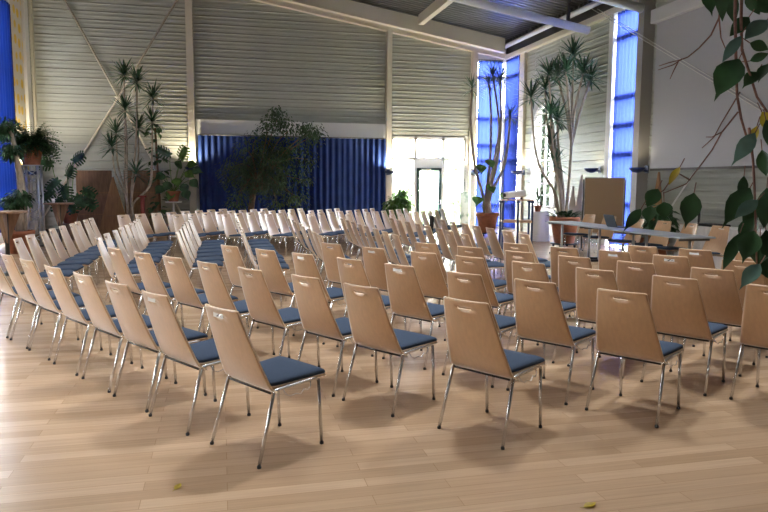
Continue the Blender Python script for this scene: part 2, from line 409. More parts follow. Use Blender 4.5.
for i in range(9): z = GZ0 + (GZ1 - .3 - GZ0) * i / 8; bars.append(((XR - .0, GW0, z - .025), (XR + .06, GW1, z + .025)))
w4 = win_frame('window_4', bars, [((XR + .06, GW0, GZ0), (XR + .07, GW1, GZ1))])
ac, ar = (GW0 + GW1) / 2, (GW1 - GW0) / 2; asp = GZ1 - ar
arc = lambda r, x: [(x, ac + r * math.cos(math.pi * i / 20), asp + r * math.sin(math.pi * i / 20)) for i in range(21)]
fr = MB(); A_ = [(XR - .07, ac + ar, GZ0)] + arc(ar, XR - .07) + [(XR - .07, ac - ar, GZ0)]; B_ = [(XR - .07, ac + ar - .1, GZ0)] + arc(ar - .1, XR - .07) + [(XR - .07, ac - ar + .1, GZ0)]; k = len(A_); dx_ = Vector((.1, 0, 0))
fr.add(A_ + B_ + [Vector(p) + dx_ for p in A_] + [Vector(p) + dx_ for p in B_], [(i, i+1, k+i+1, k+i) for i in range(k-1)] + [(i, i+1, 2*k+i+1, 2*k+i) for i in range(k-1)] + [(k+i, k+i+1, 3*k+i+1, 3*k+i) for i in range(k-1)])
fr.build('arched_frame', FRAMEW, w4)
for sd in (0, 1):
    a_ = arc(ar, XR - .02)[:11] if sd == 0 else arc(ar, XR - .02)[10:]
    MB().prism(a_ + [(XR - .02, ac + (ar if sd == 0 else -ar), GZ1)], (.06, 0, 0)).build('spandrel', SIDING, w4)
bars = [((XL - .1, LW0, .3), (XL - .02, LW0 + .08, LZT)), ((XL - .1, LW1 - .08, .3), (XL - .02, LW1, LZT))]
for z in (.33, 1.6, 3.0, 4.4, LZT - .04): bars.append(((XL - .1, LW0, z - .05), (XL - .02, LW1, z + .05)))
win_frame('window_5', bars, [((XL - .07, LW0, .3), (XL - .06, LW1, LZT))])
bars = []
for i in range(6): y = 1 + 2 * i; bars.append(((XL - .12, y - .05, 1.75), (XL - .02, y + .05, 2.2)))
for z in (1.78, 2.17): bars.append(((XL - .12, 1, z - .04), (XL - .02, 11, z + .04)))
win_frame('window_6', bars, [((XL - .08, 1, 1.75), (XL - .07, 11, 2.2))])

# glazed entrance: white mullions, transoms, opaque panel over the door
f = MB(); fy0, fy1 = YB + .0, YB + .1
xm = [DX0, bx(416.2), bx(444.2), DX1]; zm = bz(430, 159); zdt = bz(430, 168)
for x in (xm[0], xm[3]): f.box((x - .04, fy0, 0), (x + .1 if x == xm[0] else x + .04, fy1, DZ))
for x in xm[1:3]: f.box((x - .05, fy0, 0), (x + .05, fy1, DZ))
f.box((DX0, fy0, DZ - .1), (DX1, fy1, DZ + .05)); f.box((DX0, fy0, zm - .05), (DX1, fy1, zm + .05))
f.box((xm[1], fy0 + .02, zdt), (xm[2], fy1, zm)); f.box((DX0, fy0, 0), (xm[1], fy1, .12)); f.box((xm[2], fy0, 0), (DX1, fy1, .12))
f.box((DX0, fy0 + .02, .62), (xm[1], fy1, .68)); f.box((xm[2], fy0 + .02, .62), (DX1, fy1, .68))
w = struct(f.build('window_7', FRAMEW))
g = MB(); g.box((DX0, YB + .05, 0), (xm[1], YB + .06, DZ)); g.box((xm[2], YB + .05, 0), (DX1, YB + .06, DZ)); g.box((xm[1], YB + .05, zm), (xm[2], YB + .06, DZ))
g.build('pane', GLASS, w)
d0, d1 = xm[1] + .05, xm[2] - .05
f = MB(); f.box((d0, YB - .02, .02), (d0 + .1, YB + .06, zdt)); f.box((d1 - .1, YB - .02, .02), (d1, YB + .06, zdt)); f.box((d0, YB - .02, zdt - .1), (d1, YB + .06, zdt)); f.box((d0, YB - .02, .02), (d1, YB + .06, .14))
dr = struct(f.build('door_1', GREEN_DK))
MB().box((d0 + .1, YB + .02, .14), (d1 - .1, YB + .03, zdt - .1)).build('pane', GLASS, dr)
MB().tube([(d1 - .05, YB - .02, 1.0), (d1 - .05, YB - .08, 1.0), (d1 - .05, YB - .08, .86), (d1 - .17, YB - .08, .86)], .012, 8).build('door_handle', ALU, dr)
MB().box((d0 + .15, YB - .07, zdt - .09), (d0 + .5, YB - .02, zdt - .03)).build('door_closer', PLASTIC, dr)

# ---- pleated curtains
def curtain(name, label, p0, p1, z0, z1a, z1b, m, amp=.05, wl=.17, seed=0, rail=True):
    p0 = Vector(p0); p1 = Vector(p1); L = (p1 - p0).length; d = (p1 - p0) / L; n = Vector((-d.y, d.x, 0)); rr = random.Random(seed)
    k = max(8, int(L / wl * 8)); vs = []; ph = rr.random() * 6
    for i in range(k + 1):
        s = i / k * L; ph += .78 + rr.uniform(-.22, .22)
        o = n * (amp * math.sin(ph) * (.7 + .5 * math.sin(s * 1.7 + seed)))
        q = p0 + d * s + o; zt = z1a + (z1b - z1a) * i / k
        for j in range(5):
            t = j / 4; vs.append(Vector((q.x, q.y, z0 + (zt - z0) * t)) + n * amp * .25 * math.sin(ph * .5 + t * 3) * (1 - t))
    mb = MB().add(vs, [(i*5+j, (i+1)*5+j, (i+1)*5+j+1, i*5+j+1) for i in range(k) for j in range(4)], True)
    t = thing(name, label, 'curtain', (p0.x, p0.y, 0)); inv = Vector((p0.x, p0.y, 0))
    mb.v = [tuple(Vector(v) - inv) for v in mb.v]; mb.build('cloth', m, t)
    if rail:
        a = p0 - inv; b = p1 - inv; MB().tube([(a.x, a.y, z1a + .02), (b.x, b.y, z1b + .02)], .018, 8).build('rail', STEEL_DK, t)
    return t
curtain('stage_curtain', 'long dark blue pleated stage curtain under the white lintel', (STX0 + .08, YB - .22, 0), (STX1 - .04, YB - .22, 0), .03, BZ0 - .02, BZ0 - .02, STAGE, .06, .2, 3)
curtain('window_curtain', 'sheer blue curtain left of the white corner post, behind tall potted plant', (CX0 + .06, YB - .07, 0), (XR - .16, YB - .07, 0), .05, ZC - .06, ZC - .06, SHEER, .03, .16, 5)
curtain('window_curtain', 'narrow sheer blue curtain right of the white corner post', (XR - .07, YB - .16, 0), (XR - .07, RC1 + .05, 0), .05, ZC - .02, ZC - .02, SHEER, .03, .16, 6)
curtain('window_curtain', 'tall sheer blue curtain between the pinboard and projection screen', (XR - .06, RW1 - .05, 0), (XR - .06, RW0 + .22, 0), .05, ZC, ZC, SHEER, .03, .15, 8)
curtain('window_curtain', 'blue curtain at the left edge beside the yellow dotted panel', (XL + .1, LW0 + .1, 0), (XL + .1, LW1, 0), .3, LZT, LZT, DENSE, .05, .2, 9)
t = thing('dotted_panel', 'cream fabric panel with yellow dots beside the left blue curtain', 'wall hanging', (XL + .02, at_x(9.5, 60, XL).y, 0))
ya = at_x(21.5, 60, XL).y - t.location.y
MB().box((0, 0, .4), (.03, ya, 7.0)).build('cloth', DOTS, t); MB().box((0, -.02, 7.0), (.06, ya + .02, 7.06)).build('rail', WHITE, t)
trim(MB().box((XL, at_x(22, 60, XL).y, 0), (XL + .12, at_x(25.5, 60, XL).y, z_wall(XL))), WHITE)

# bracing rods
t = thing('brace_rods', 'crossed white steel bracing rods on the left back wall', 'brace', (bx(118), YB - .1, 0)); 
def yb(px, py): p = at_y(px, py, YB - .1); return (p.x - t.location.x, 0, p.z)
MB().tube([yb(60, -9), yb(118, 97), yb(188, 226)], .028, 8).build('rod', CREAM, t); MB().tube([yb(183, -10), yb(118, 97.5), yb(44, 216)], .028, 8).build('rod', CREAM, t)
MB().lathe([(.07, -.03), (.09, 0), (.07, .03)], (0, -.02, yb(118, 97)[2])).build('joint_plate', CREAM, t)
t = thing('brace_rods', 'thin double wire crossing the projection screen diagonally', 'brace', (XR - .45, ry(650), 0))
def yr(px, py): p = at_x(px, py, XR - .45); return (0, p.y - t.location.y, p.z)
for o in (0, 5.5): MB().tube([yr(592 + o, 9), yr(770 + o, 116)], .009, 6).build('rod', WHITE, t)
t = thing('brace_rods', 'pale bracing rod rising diagonally under the projection screen', 'brace', (XR - .12, ry(682), 0))
def yr(px, py): p = at_x(px, py, XR - .12); return (0, p.y - t.location.y, p.z)
MB().tube([yr(652, 236), yr(697, 168)], .02, 6).build('rod', WHITE, t)

# projection screen
SX = XR - .40; sy1 = at_x(653.5, 100, SX).y; sy0 = sy1 - 4.3; sz0 = at_x(655, 168.5, SX).z; sz1 = at_x(655, 24, SX).z
t = thing('projection_screen', 'large white projection screen hanging on the right wall', 'screen', (SX, sy1, 0))
MB().box((0, sy0 - sy1, sz0), (.012, 0, sz1)).build('screen_fabric', SCREEN, t)
MB().box((-.01, sy0 - sy1, sz0 - .05), (.03, 0, sz0)).build('bottom_bar', STEEL_DK, t)
bevel(MB().box((-.1, sy0 - sy1 - .2, sz1), (.14, .12, sz1 + .3)).build('casing', PLASTIC, t), .02)
MB().box((.14, sy0 - sy1 - .1, sz1 + .05), (.34, sy0 - sy1, sz1 + .2)).box((.14, -.1, sz1 + .05), (.34, 0, sz1 + .2)).build('bracket', STEEL_DK, t)

# ------------------------------------------------------------------ chairs
def make_chair(detail):
    """local x = the way the sitter looks, y = sitter's left; the origin lies between the rear feet"""
    root = thing('stacking_chair', 'beech-backed stacking chair', 'chair')
    # --- backrest with a handle slot
    zs = [.400, .43, .46, .50, .55, .61, .68, .75, .81, .840, .852, .872, .886, .896]
    ss = [-1, -.9, -.72, -.5, -.29, -.1, .1, .29, .5, .72, .9, 1]
    def bp(z, s, off=0.0):
        t = (z - .400) / .496
        hw = .246 + (.168 - .246) * t
        x = .118 - .215 * t + .032 * t * t + max(0, .07 - t) * .5 - .028 * (1 - s * s) * min(1, t * 3)
        zz = z
        if z > .89 and abs(s) > .95: zz = z - .003
        hw_ = hw * (.992 if z > .89 else 1)
        return Vector((x + off, hw_ * s, zz))
    T = .0055
    bm = bmesh.new()
    gv = [[bm.verts.new(bp(z, s)) for s in ss] for z in zs]
    for i in range(len(zs) - 1):
        for k in range(len(ss) - 1):
            if i == 9 and 4 <= k <= 6: continue
            fc = bm.faces.new((gv[i][k], gv[i][k+1], gv[i+1][k+1], gv[i+1][k])); fc.smooth = True
    bmesh.ops.recalc_face_normals(bm, faces=bm.faces)
    bmesh.ops.solidify(bm, geom=list(bm.faces), thickness=.0095)
    me = bpy.data.meshes.new('backrest'); bm.to_mesh(me); bm.free()
    me.materials.append(WOOD); me.materials.append(WOOD_EDGE)
    for p in me.polygons:
        if p.area < .0012 and abs(p.normal.x) < .8: p.material_index = 1; p.use_smooth = False
    o = bpy.data.objects.new('backrest', me); col.objects.link(o); o.parent = root
    # --- seat shell and cushion: rounded slabs on an outline
    def outline(x0, x1, w0, w1, r, n=6):
        pts = []
        for cx, cy, a0 in ((x1 - r, w1 - r, 0), (x0 + r, w0 - r, 90), (x0 + r, -w0 + r, 180), (x1 - r, -w1 + r, 270)):
            for i in range(n + 1): a = R(a0 + 90 * i / n); pts.append((cx + r * math.cos(a), cy + r * math.sin(a)))
        return pts
    def slab(levels):
        mb = MB(); vs = []; n = None
        for (pts, zf) in levels:
            n = len(pts); vs += [(x, y, zf(x, y)) for x, y in pts]
        fs = [(i*n+k, i*n+(k+1) % n, (i+1)*n+(k+1) % n, (i+1)*n+k) for i in range(len(levels) - 1) for k in range(n)]
        fs += [tuple(range(n))[::-1], tuple(range((len(levels)-1)*n, len(levels)*n))]
        return mb.add(vs, fs, True)
    zseat = lambda x: .428 + .02 * (x - .12) / .4 - (max(0, x - .48) * .35)
    slab([(outline(.115, .535, .205, .222, .045), lambda x, y: zseat(x) - .012), (outline(.113, .54, .208, .226, .05), lambda x, y: zseat(x) - .003), (outline(.115, .535, .205, .222, .045), lambda x, y: zseat(x) + .002)]).build('seat_shell', WOOD, root)
    dz = lambda h: (lambda x, y: zseat(x) + h)
    slab([(outline(.128, .530, .195, .216, .045), dz(.002)), (outline(.122, .538, .202, .222, .05), dz(.014)), (outline(.128, .53, .196, .216, .05), dz(.026)), (outline(.155, .50, .165, .185, .05), dz(.033)), (outline(.24, .42, .09, .10, .05), dz(.036))]).build('seat_cushion', BLUE, root)
    # --- chrome frame
    fr = MB()
    for s in (-1, 1):
        fr.tube([(.118, .232 * s, .405), (.135, .231 * s, .416), (.16, .229 * s, .418), (.40, .216 * s, .425), (.44, .214 * s, .424), (.462, .213 * s, .412)], .011, 8, cap=True)
    fr.tube([(.15, -.222, .408), (.15, .222, .408)], .009, 8); fr.tube([(.40, -.21, .414), (.40, .21, .414)], .009, 8)
    fr.build('seat_frame', CHROME, root)
    MB().tube([(.108, -.215, .402), (.108, .215, .402)], .0065, 6).build('rear_strip', RUBBER, root)
    for s in (-1, 1):
        a = MB().tube([(0, .248 * s, .012), (.06, .240 * s, .21), (.118, .232 * s, .407)], .0105, 10 if detail else 6).build('leg', CHROME, root)
        b = MB().tube([(.485, .214 * s, .012), (.474, .213 * s, .21), (.462, .213 * s, .414)], .0105, 10 if detail else 6).build('leg', CHROME, root)
        if detail:
            MB().lathe([(.010, 0), (.0125, .002), (.0125, .014), (.011, .017)], (0, .248 * s, 0), 10).build('foot_cap', RUBBER, a)
            MB().lathe([(.010, 0), (.0125, .002), (.0125, .014), (.011, .017)], (.485, .214 * s, 0), 10).build('foot_cap', RUBBER, b)
    if detail:
        hk = MB()
        s = -1
        hk.tube([(.19, .222 * s, .412), (.20, .238 * s, .38), (.23, .243 * s, .365), (.27, .238 * s, .372), (.30, .245 * s, .362), (.33, .24 * s, .388), (.35, .246 * s, .378), (.385, .232 * s, .39), (.40, .216 * s, .42)], .0032, 6)
        hk.build('linking_hook', CHROME, root)
    return root
proto = make_chair(True); proto_lite = make_chair(False)
used = {}
def put_chair(x, y, facing, label, group, lite=False, cat='chair'):
    p = proto_lite if lite else proto
    o = p if id(p) not in used else copy_tree(p)
    if id(p) not in used: KIDS.clear()
    used[id(p)] = 1
    o.location = (x, y, 0); o.rotation_euler = (0, 0, R(facing)); tag(o, label, cat, group); return o
# remember the child lists before any copy exists
def remember(o):
    KIDS[o.name] = [c.name for c in o.children]
    for c in o.children: remember(c)
ORD = ['first', 'second', 'third', 'fourth', 'fifth', 'sixth', 'seventh', 'eighth', 'ninth', 'tenth']
NEAR = [
 [(0.045, 3.925), (-0.37, 4.53), (-0.67, 5.04), (-0.99, 5.57), (-1.32, 6.1), (-1.66, 6.67), (-1.96, 7.17), (-2.28, 7.69)],
 [(1.49, 3.88), (0.98, 4.58), (0.66, 5.11), (0.27, 5.65), (-0.08, 6.17), (-0.41, 6.68), (-0.73, 7.15), (-1.06, 7.64)],
 [(2.63, 4.0), (2.27, 4.55), (1.91, 5.06), (1.54, 5.67), (1.2, 6.2), (0.83, 6.76), (0.49, 7.22), (0.13, 7.73)],
 [(3.81, 3.98), (3.42, 4.52), (3.07, 5.08), (2.73, 5.63), (2.37, 6.17), (2.05, 6.65), (1.65, 7.22), (1.28, 7.82)],
 [(4.07, 4.91), (3.71, 5.47), (3.39, 6.0), (3.06, 6.55), (2.73, 7.12), (2.39, 7.68)],
 [(4.77, 5.38), (4.39, 5.9), (4.09, 6.42), (3.76, 6.89), (3.43, 7.45)],
 [(5.42, 5.96), (5.08, 6.42), (4.74, 6.88)]]
MID = [(-2.35, 9.02, 9), (-1.44, 9.11, 8), (-.52, 9.75, 7), (.36, 9.3, 8), (1.36, 9.15, 8), (2.36, 9.0, 8), (3.36, 8.93, 8), (4.2, 8.83, 7)]
FARROWS = [((-1.95, 14.98), (.08, 18.05)), ((-.88, 15.12), (1.13, 18.15)), ((.13, 15.1), (2.09, 18.2)), ((1.04, 15.02), (3.09, 18.2)),
           ((1.97, 15.05), (4.07, 18.18)), ((2.78, 14.78), (4.93, 17.9)), ((3.68, 14.4), (5.85, 17.5))]
remember(proto); remember(proto_lite)
def _keep(): pass
KEEP = dict(KIDS)
first_used = set()
def put(x, y, facing, label, group, lite=False):
    p = proto_lite if lite else proto
    if p.name in first_used: o = copy_tree(p)
    else: o = p; first_used.add(p.name)
    o.location = (x, y, 0); o.rotation_euler = (0, 0, R(facing)); return tag(o, label, 'chair', group)
near_objs = []
cr = random.Random(11)
for i, row in enumerate(NEAR):
    objs = []
    for j, (x, y) in enumerate(row):
        o = put(x, y, 32 + cr.uniform(-1.5, 1.5), 'beech-backed chair with blue seat, %s from camera in %s row from left, near block' % (ORD[j], ORD[i]), 'tan-backed chairs of the near block')
        objs.append(o)
    near_objs.append(objs)
for i, (x0, y0, n) in enumerate(MID):
    for j in range(n):
        yy = y0 + .60 * j + cr.uniform(-.02, .02)
        put(x0 + cr.uniform(-.02, .02), yy, -1.0 + cr.uniform(-2, 2),
            'chair with blue seat facing right, %s from camera in %s row from left, middle block' % (ORD[j], ORD[i]), 'chairs of the middle block', True)
for i, (a, b) in enumerate(FARROWS):
    ang = math.degrees(math.atan2(b[1] - a[1], b[0] - a[0])) - 90
    for j in range(8):
        t = j / 7
        put(a[0] + (b[0] - a[0]) * t, a[1] + (b[1] - a[1]) * t, ang + cr.uniform(-2.5, 2.5),
            'pale shining chair before the blue curtain, %s from left in %s row, far block' % (ORD[j], ORD[i]), 'pale shining chairs of the far block', True)
near_objs[0][0]['label'] = 'nearest beech-backed chair with blue seat and white label under its top edge'
def sticker(ch, mark=True, z=.85):
    """white label over the slot on the rear face"""
    t = (z - .400) / .496; x = .118 - .215 * t + .032 * t * t - .028 - .0115
    o = MB().box((x - .001, -.05, z - .013), (x, .05, z + .013)).build('handle_label', STICKER, ch); o['label'] = 'small white paper label'
    o.rotation_euler = (0, 0, 0)
    if mark: MB().prism([(x - .0016, .02, z - .008), (x - .0016, -.005, z + .008), (x - .0016, -.018, z + .008), (x - .0016, .004, z - .008)], (-.0004, 0, 0)).prism([(x - .0016, -.02, z - .006), (x - .0016, -.03, z + .006), (x - .0016, -.036, z + .006), (x - .0016, -.027, z - .006)], (-.0004, 0, 0)).build('label_print', INK, o)
sticker(near_objs[0][0]); sticker(near_objs[0][1], False)
for (i, j) in ((2, 5), (3, 6), (5, 1), (2, 3), (5, 2), (6, 1)): sticker(near_objs[i][j], (i + j) % 2 == 0)

# panel side: chairs behind the tables, looking at the audience
PANELX = 8.25
for k, (px, py) in enumerate([(588, 217), (608, 218.5), (636, 220.5), (662, 222.5), (688, 225), (718, 228)]):
    q = at_x(px, py, PANELX)
    o = put(q.x, q.y, 188 + cr.uniform(-8, 8), 'panel chair facing the audience behind the grey tables, %s from left' % ORD[k], 'panel chairs behind the grey tables', True)

# black jacket on a chair back
o = near_objs  # (keeps the list alive)
jx, jy = MID[6][0] + .05, 0
jp = at_d(434.5, 222, 14.6)
jk = thing('jacket', 'black jacket hanging over a chair back before the glass door', 'jacket', (jp.x, jp.y, 0))
mb = MB(); vs = []
for i in range(7):
    for k in range(9):
        s = -1 + k / 4; z = .52 + i * .062; wv = .16 + .045 * (1 - i / 6) + .01 * math.sin(i * 2 + k)
        vs.append((-.04 - .012 * math.sin(k * 1.7 + i) - .02 * (1 - s * s), wv * s, z))
fs = [(i*9+k, i*9+k+1, (i+1)*9+k+1, (i+1)*9+k) for i in range(6) for k in range(8)]
mb.add(vs, fs, True); o = mb.build('cloth', BLACKCLOTH, jk); md = o.modifiers.new('solid', 'SOLIDIFY'); md.thickness = .03
jk.rotation_euler = (0, 0, R(-10))
put(jp.x + .06, jp.y, -10, 'chair with a black jacket over its back, before the glass door', 'chair under the jacket', True)

# ------------------------------------------------------------------ plants
def pot_mesh(r, h, lip=.12): 
    return [(r * .68, 0), (r * .7, .01), (r * .93, h * .8), (r, h * .82), (r * 1.06, h * .84), (r * 1.06, h), (r * .96, h), (r * .93, h * .88)]
def add_pot(t, r, h, m=TERRA, z=0):
    p = MB().lathe(pot_mesh(r, h), (0, 0, z), 28).build('pot', m, t)
    MB().lathe([(.01, h * .84), (r * .93, h * .88), (r * .5, h * .9), (.01, h * .905)], (0, 0, z), 20).build('soil', SOIL, t); return p
def rosette(mb, c, n, L, w, seed, low=-.5, droop=.5):
    rr = random.Random(seed)
    for i in range(n):
        az = i * 2.39996 + rr.uniform(-.2, .2); el = low + (1.25 - low) * ((i + .5) / n) ** .85
        d = Vector((math.cos(az) * math.cos(el), math.sin(az) * math.cos(el), math.sin(el)))
        b = Vector(c) + d * .02 + Vector((0, 0, -.06 + .1 * i / n))
        mb.strap(b, d, L * rr.uniform(.8, 1.12), w * .8, droop * rr.uniform(.4, 1.1))
def bez(p0, p1, bend, n=8):
    p0 = Vector(p0); p1 = Vector(p1); bend = Vector(bend)
    return [p0.lerp(p1, i / n) + bend * math.sin(math.pi * i / n) for i in range(n + 1)]
def smooth(P, n=5):
    P = [Vector(p) for p in P]; P = [P[0] * 2 - P[1]] + P + [P[-1] * 2 - P[-2]]; out = []
    for i in range(1, len(P) - 2):
        for k in range(n):
            t = k / n; a, b, c, d = P[i-1:i+3]
            out.append(.5 * ((2 * b) + (c - a) * t + (2 * a - 5 * b + 4 * c - d) * t * t + (3 * b - a - 3 * c + d) * t ** 3))
    return out + [P[-2]]
def dracaena(name, label, base, pot_r, pot_h, heads, L=.42, w=.045, m=LEAF_DR, seed=1, n=34, potm=TERRA, zpot=0, stem_r=.022, cat='plant', bark=BARK):
    """heads: list of (offset from base, bend, leaves)"""
    t = thing(name, label, cat, base)
    add_pot(t, pot_r, pot_h, potm, zpot)
    for i, (off, bend, nn, *fork) in enumerate(heads):
        off = Vector(off); foot = Vector((off.x * .12, off.y * .12, zpot + pot_h * .86)) if len(off) else None
        foot = Vector((max(-pot_r*.6, min(pot_r*.6, off.x * .15)), max(-pot_r*.6, min(pot_r*.6, off.y * .15)), zpot + pot_h * .86))
        path = smooth(([] if fork else [foot]) + [Vector(q) for q in bend] + [off]) if isinstance(bend, list) else bez(foot, off, bend)
        MB().tube(path, [stem_r * (1.15 - .5 * k / (len(path) - 1)) for k in range(len(path))], 8).build('stem', bark, t)
        mb = MB(); rosette(mb, off, nn or n, L, w, seed * 31 + i); mb.build('leaf_crown', m, t)
    return t
def rel(base, px, py, d):
    q = at_d(px, py, d); return (q.x - base[0], q.y - base[1], q.z - base[2])
def V(d, *pts): return [rel(B, x, y, d) for x, y in pts]
def floor_under(px, d): q = at_d(px, HZ, d); return (q.x, q.y, 0)

# tall dracaena group left of the column
B = floor_under(129, 18.6)
dracaena('dracaena', 'tall many-headed dracaena in terracotta planter, left of cream column', B, .30, .5,
  [(rel(B, 124, 75, 18.7), V(18.7, (126, 195), (125, 130)), 64), (rel(B, 137, 82, 18.4), V(18.4, (131, 195), (136, 140)), 64), (rel(B, 153, 98, 18.6), V(18.6, (133, 204), (149, 186), (152, 150)), 56), (rel(B, 125, 110, 18.3), V(18.3, (127, 195), (127, 150)), 50),
   (rel(B, 138, 128, 18.7), V(18.7, (132, 195), (138, 160)), 58), (rel(B, 152, 122, 18.5), V(18.5, (133, 204), (150, 186), (152, 160)), 44), (rel(B, 116, 133, 18.5), V(18.5, (127, 198), (118, 165)), 44), (rel(B, 112, 147, 18.3), V(18.3, (126, 198), (115, 172)), 44), (rel(B, 136, 174, 18.2), V(18.2, (132, 195)), 36)], L=.46, w=.05, seed=3, stem_r=.026)
# big dracaena beside the tables on the right
B = floor_under(566, 17.1)
dracaena('dracaena', 'large dracaena in wide terracotta pot behind the grey tables', B, .36, .66,
  [(rel(B, 573, 60, 17.1), V(17.1, (568, 195), (571, 150), (572, 118)), 64), (rel(B, 583, 78, 17.1), V(17.1, (571, 142), (575, 112)), 60, 1), (rel(B, 566, 76, 16.7), V(17.0, (571, 138), (569, 112)), 54, 1),
   (rel(B, 557, 80, 17.4), V(17.2, (571, 145), (566, 115)), 56, 1), (rel(B, 549, 80, 16.9), V(17.0, (561, 195), (555, 150), (551, 115)), 56), (rel(B, 590, 84, 17.3), V(17.2, (571, 150), (578, 122)), 50, 1),
   (rel(B, 531, 102, 17.0), V(16.9, (555, 198), (540, 172), (534, 145)), 46), (rel(B, 545, 94, 17.3), V(17.3, (562, 195), (552, 160), (547, 125)), 40), (rel(B, 550, 120, 16.8), V(16.8, (560, 195), (554, 160)), 50), (rel(B, 557, 124, 16.9), V(16.9, (563, 195), (559, 160)), 50),
   (rel(B, 551, 148, 17.0), V(17.0, (560, 200), (555, 175)), 34), (rel(B, 555, 168, 16.9), V(16.9, (562, 200)), 30)], L=.50, w=.05, seed=5, stem_r=.036)
o = bpy.data.objects['dracaena.001']
mb = MB(); rr = random.Random(4)
for i in range(60):
    a = rr.random() * 6.28; r_ = rr.random() * .34; d = Vector((math.cos(a), math.sin(a), rr.uniform(.3, 1.5)))
    mb.leaf((r_ * math.cos(a), r_ * math.sin(a), .62 + rr.random() * .1), d, (0, 0, 1), .2, .1, .3)
mb.build('ground_foliage', LEAF, o)
mb = MB(); 
for i in range(5): a = i * 1.2566; mb.lathe([(.02, -.03), (.04, -.01), (.04, .01), (.02, .03)], (.26 * math.cos(a), .26 * math.sin(a), .03), 10)
# wheeled trolleys under the two right-hand pots
def trolley(label, B, r):
    t = thing('plant_trolley', label, 'trolley', B)
    MB().lathe([(r, .08), (r, .11)], (0, 0, 0), 24).build('platform', DARKPL, t)
    for i in range(4):
        a = .78 + i * 1.5708; MB().tube([(r * .8 * math.cos(a) - .015, r * .8 * math.sin(a), .04), (r * .8 * math.cos(a) + .015, r * .8 * math.sin(a), .04)], .04, 10).build('wheel', RUBBER, t)
trolley('round black plant trolley under wide terracotta pot behind tables', B, .34)
o.location.z = .11
for c in o.children: pass
B = floor_under(488, 20.6)
dracaena('dracaena', 'slender dracaena in terracotta pot before the blue corner curtains', B, .34, .60,
  [(rel(B, 472, 92, 20.6), V(20.6, (483, 200), (475, 170), (471, 130)), 44), (rel(B, 493, 80, 20.6), V(20.6, (488, 200), (494, 165), (499, 130)), 56), (rel(B, 500, 85, 20.4), V(20.4, (489, 200), (497, 165), (501, 130)), 46), (rel(B, 489, 88, 20.5), V(20.5, (486, 200), (490, 165), (491, 120)), 40), (rel(B, 510, 120, 20.5), V(20.4, (490, 200), (503, 172), (508, 145)), 36)], L=.46, w=.04, seed=9, stem_r=.05)
o = bpy.data.objects['dracaena.002']; o.location.z = .11
mb = MB()
for (px, py, dx) in ((487, 163, .2), (480, 168, -.1), (488, 188, .2), (502, 196, .1), (478, 200, -.3)):
    q = Vector(rel(B, px, py, 20.4)); mb.leaf(q, (dx, -.6, -.5), (0, -.5, 1), .42, .34, .15, 'tip'); mb.tube([q, (q.x * .3, q.y * .3, .56)], .008, 5)
mb.build('broad_leaves', LEAF_LT, o)
trolley('round black plant trolley under terracotta pot before blue curtains', B, .32)

# truss tower with a fern on top
B = at_d(32.5, HZ, 16.6); B = (B.x, B.y, 0); TH = at_d(32.5, 165, 16.6).z
t = thing('truss_tower', 'square aluminium truss tower carrying a potted fern', 'stand', B)
hw = .17
fr = MB()
for sx in (-1, 1):
    for sy in (-1, 1): fr.tube([(hw * sx, hw * sy, .03), (hw * sx, hw * sy, TH - .02)], .028, 10)
fr.build('chords', ALU, t); fr = MB(); n = 8
for i in range(n):
    z0 = .05 + (TH - .1) * i / n; z1 = .05 + (TH - .1) * (i + 1) / n
    for (a, b) in (((-1, -1), (1, -1)), ((1, -1), (1, 1)), ((1, 1), (-1, 1)), ((-1, 1), (-1, -1))):
        if i % 2: a, b = b, a
        fr.tube([(hw * a[0], hw * a[1], z0), (hw * b[0], hw * b[1], z1)], .011, 6)
fr.build('lacing', ALU, t)
MB().box((-.24, -.24, 0), (.24, .24, .03)).build('base_plate', STEEL_DK, t); MB().box((-.22, -.22, TH - .02), (.22, .22, TH)).build('top_plate', ALU, t)
t = thing('potted_fern', 'bushy dark fern in a terracotta pot on the truss tower', 'plant', (B[0], B[1], TH))
add_pot(t, .27, .46)
mb = MB(); rr = random.Random(21)
for i in range(300):
    a = rr.random() * 6.28; el = rr.uniform(-.1, 1.45); L = rr.uniform(.42, .74)
    cur = Vector((math.cos(a) * math.cos(el), math.sin(a) * math.cos(el), math.sin(el))); p = Vector((math.cos(a) * .1, math.sin(a) * .1, .44)); k = 9
    for j in range(k):
        p = p + cur * L / k; cur = (cur + Vector((0, 0, -.17))).normalized(); s = cur.cross(Vector((0, 0, 1))).normalized()
        for sd in (-1, 1):
            mb.leaf(p, s * sd + cur * .6 + Vector((0, 0, rr.uniform(-.3, .3))), (0, 0, 1), .12 * (1.2 - j / k), .045, .2, 'diamond')
mb.build('fronds', LEAF, t)

# bistro tables on the left
def bistro(label, B, top_z, r=.33):
    t = thing('bistro_table', label, 'table', B)
    bevel(MB().lathe([(r - .01, top_z - .035), (r, top_z - .03), (r, top_z - .005), (r - .01, top_z)], (0, 0, 0), 32).build('table_top', PANEL, t), .003)
    MB().tube([(0, 0, .02), (0, 0, top_z - .03)], .035, 12).build('post', DARKPL, t)
    for a in range(3):
        c, s = math.cos(a * 2.094 + .4), math.sin(a * 2.094 + .4)
        MB().prism([(c * .03, s * .03, top_z - .55), (c * .22, s * .22, top_z - .036), (c * .03, s * .03, top_z - .036)], (-s * .03, c * .03, 0)).build('wing_bracket', PANEL, t)
    MB().lathe([(.26, 0), (.26, .012), (.05, .03), (.036, .06)], (0, 0, 0), 28).build('base', DARKPL, t)
q1 = at_z(9, 274, 0); bistro('tall round wooden bistro table at the left edge of the hall', (q1.x, q1.y, 0), 1.08)
q2 = at_z(61, 249, 0); bistro('tall round wooden bistro table before the split-leaf plant', (q2.x, q2.y, 0), 1.08)
t = thing('candle', 'small pale candle in a glass on the second bistro table', 'candle', (q2.x - .12, q2.y, 1.08))
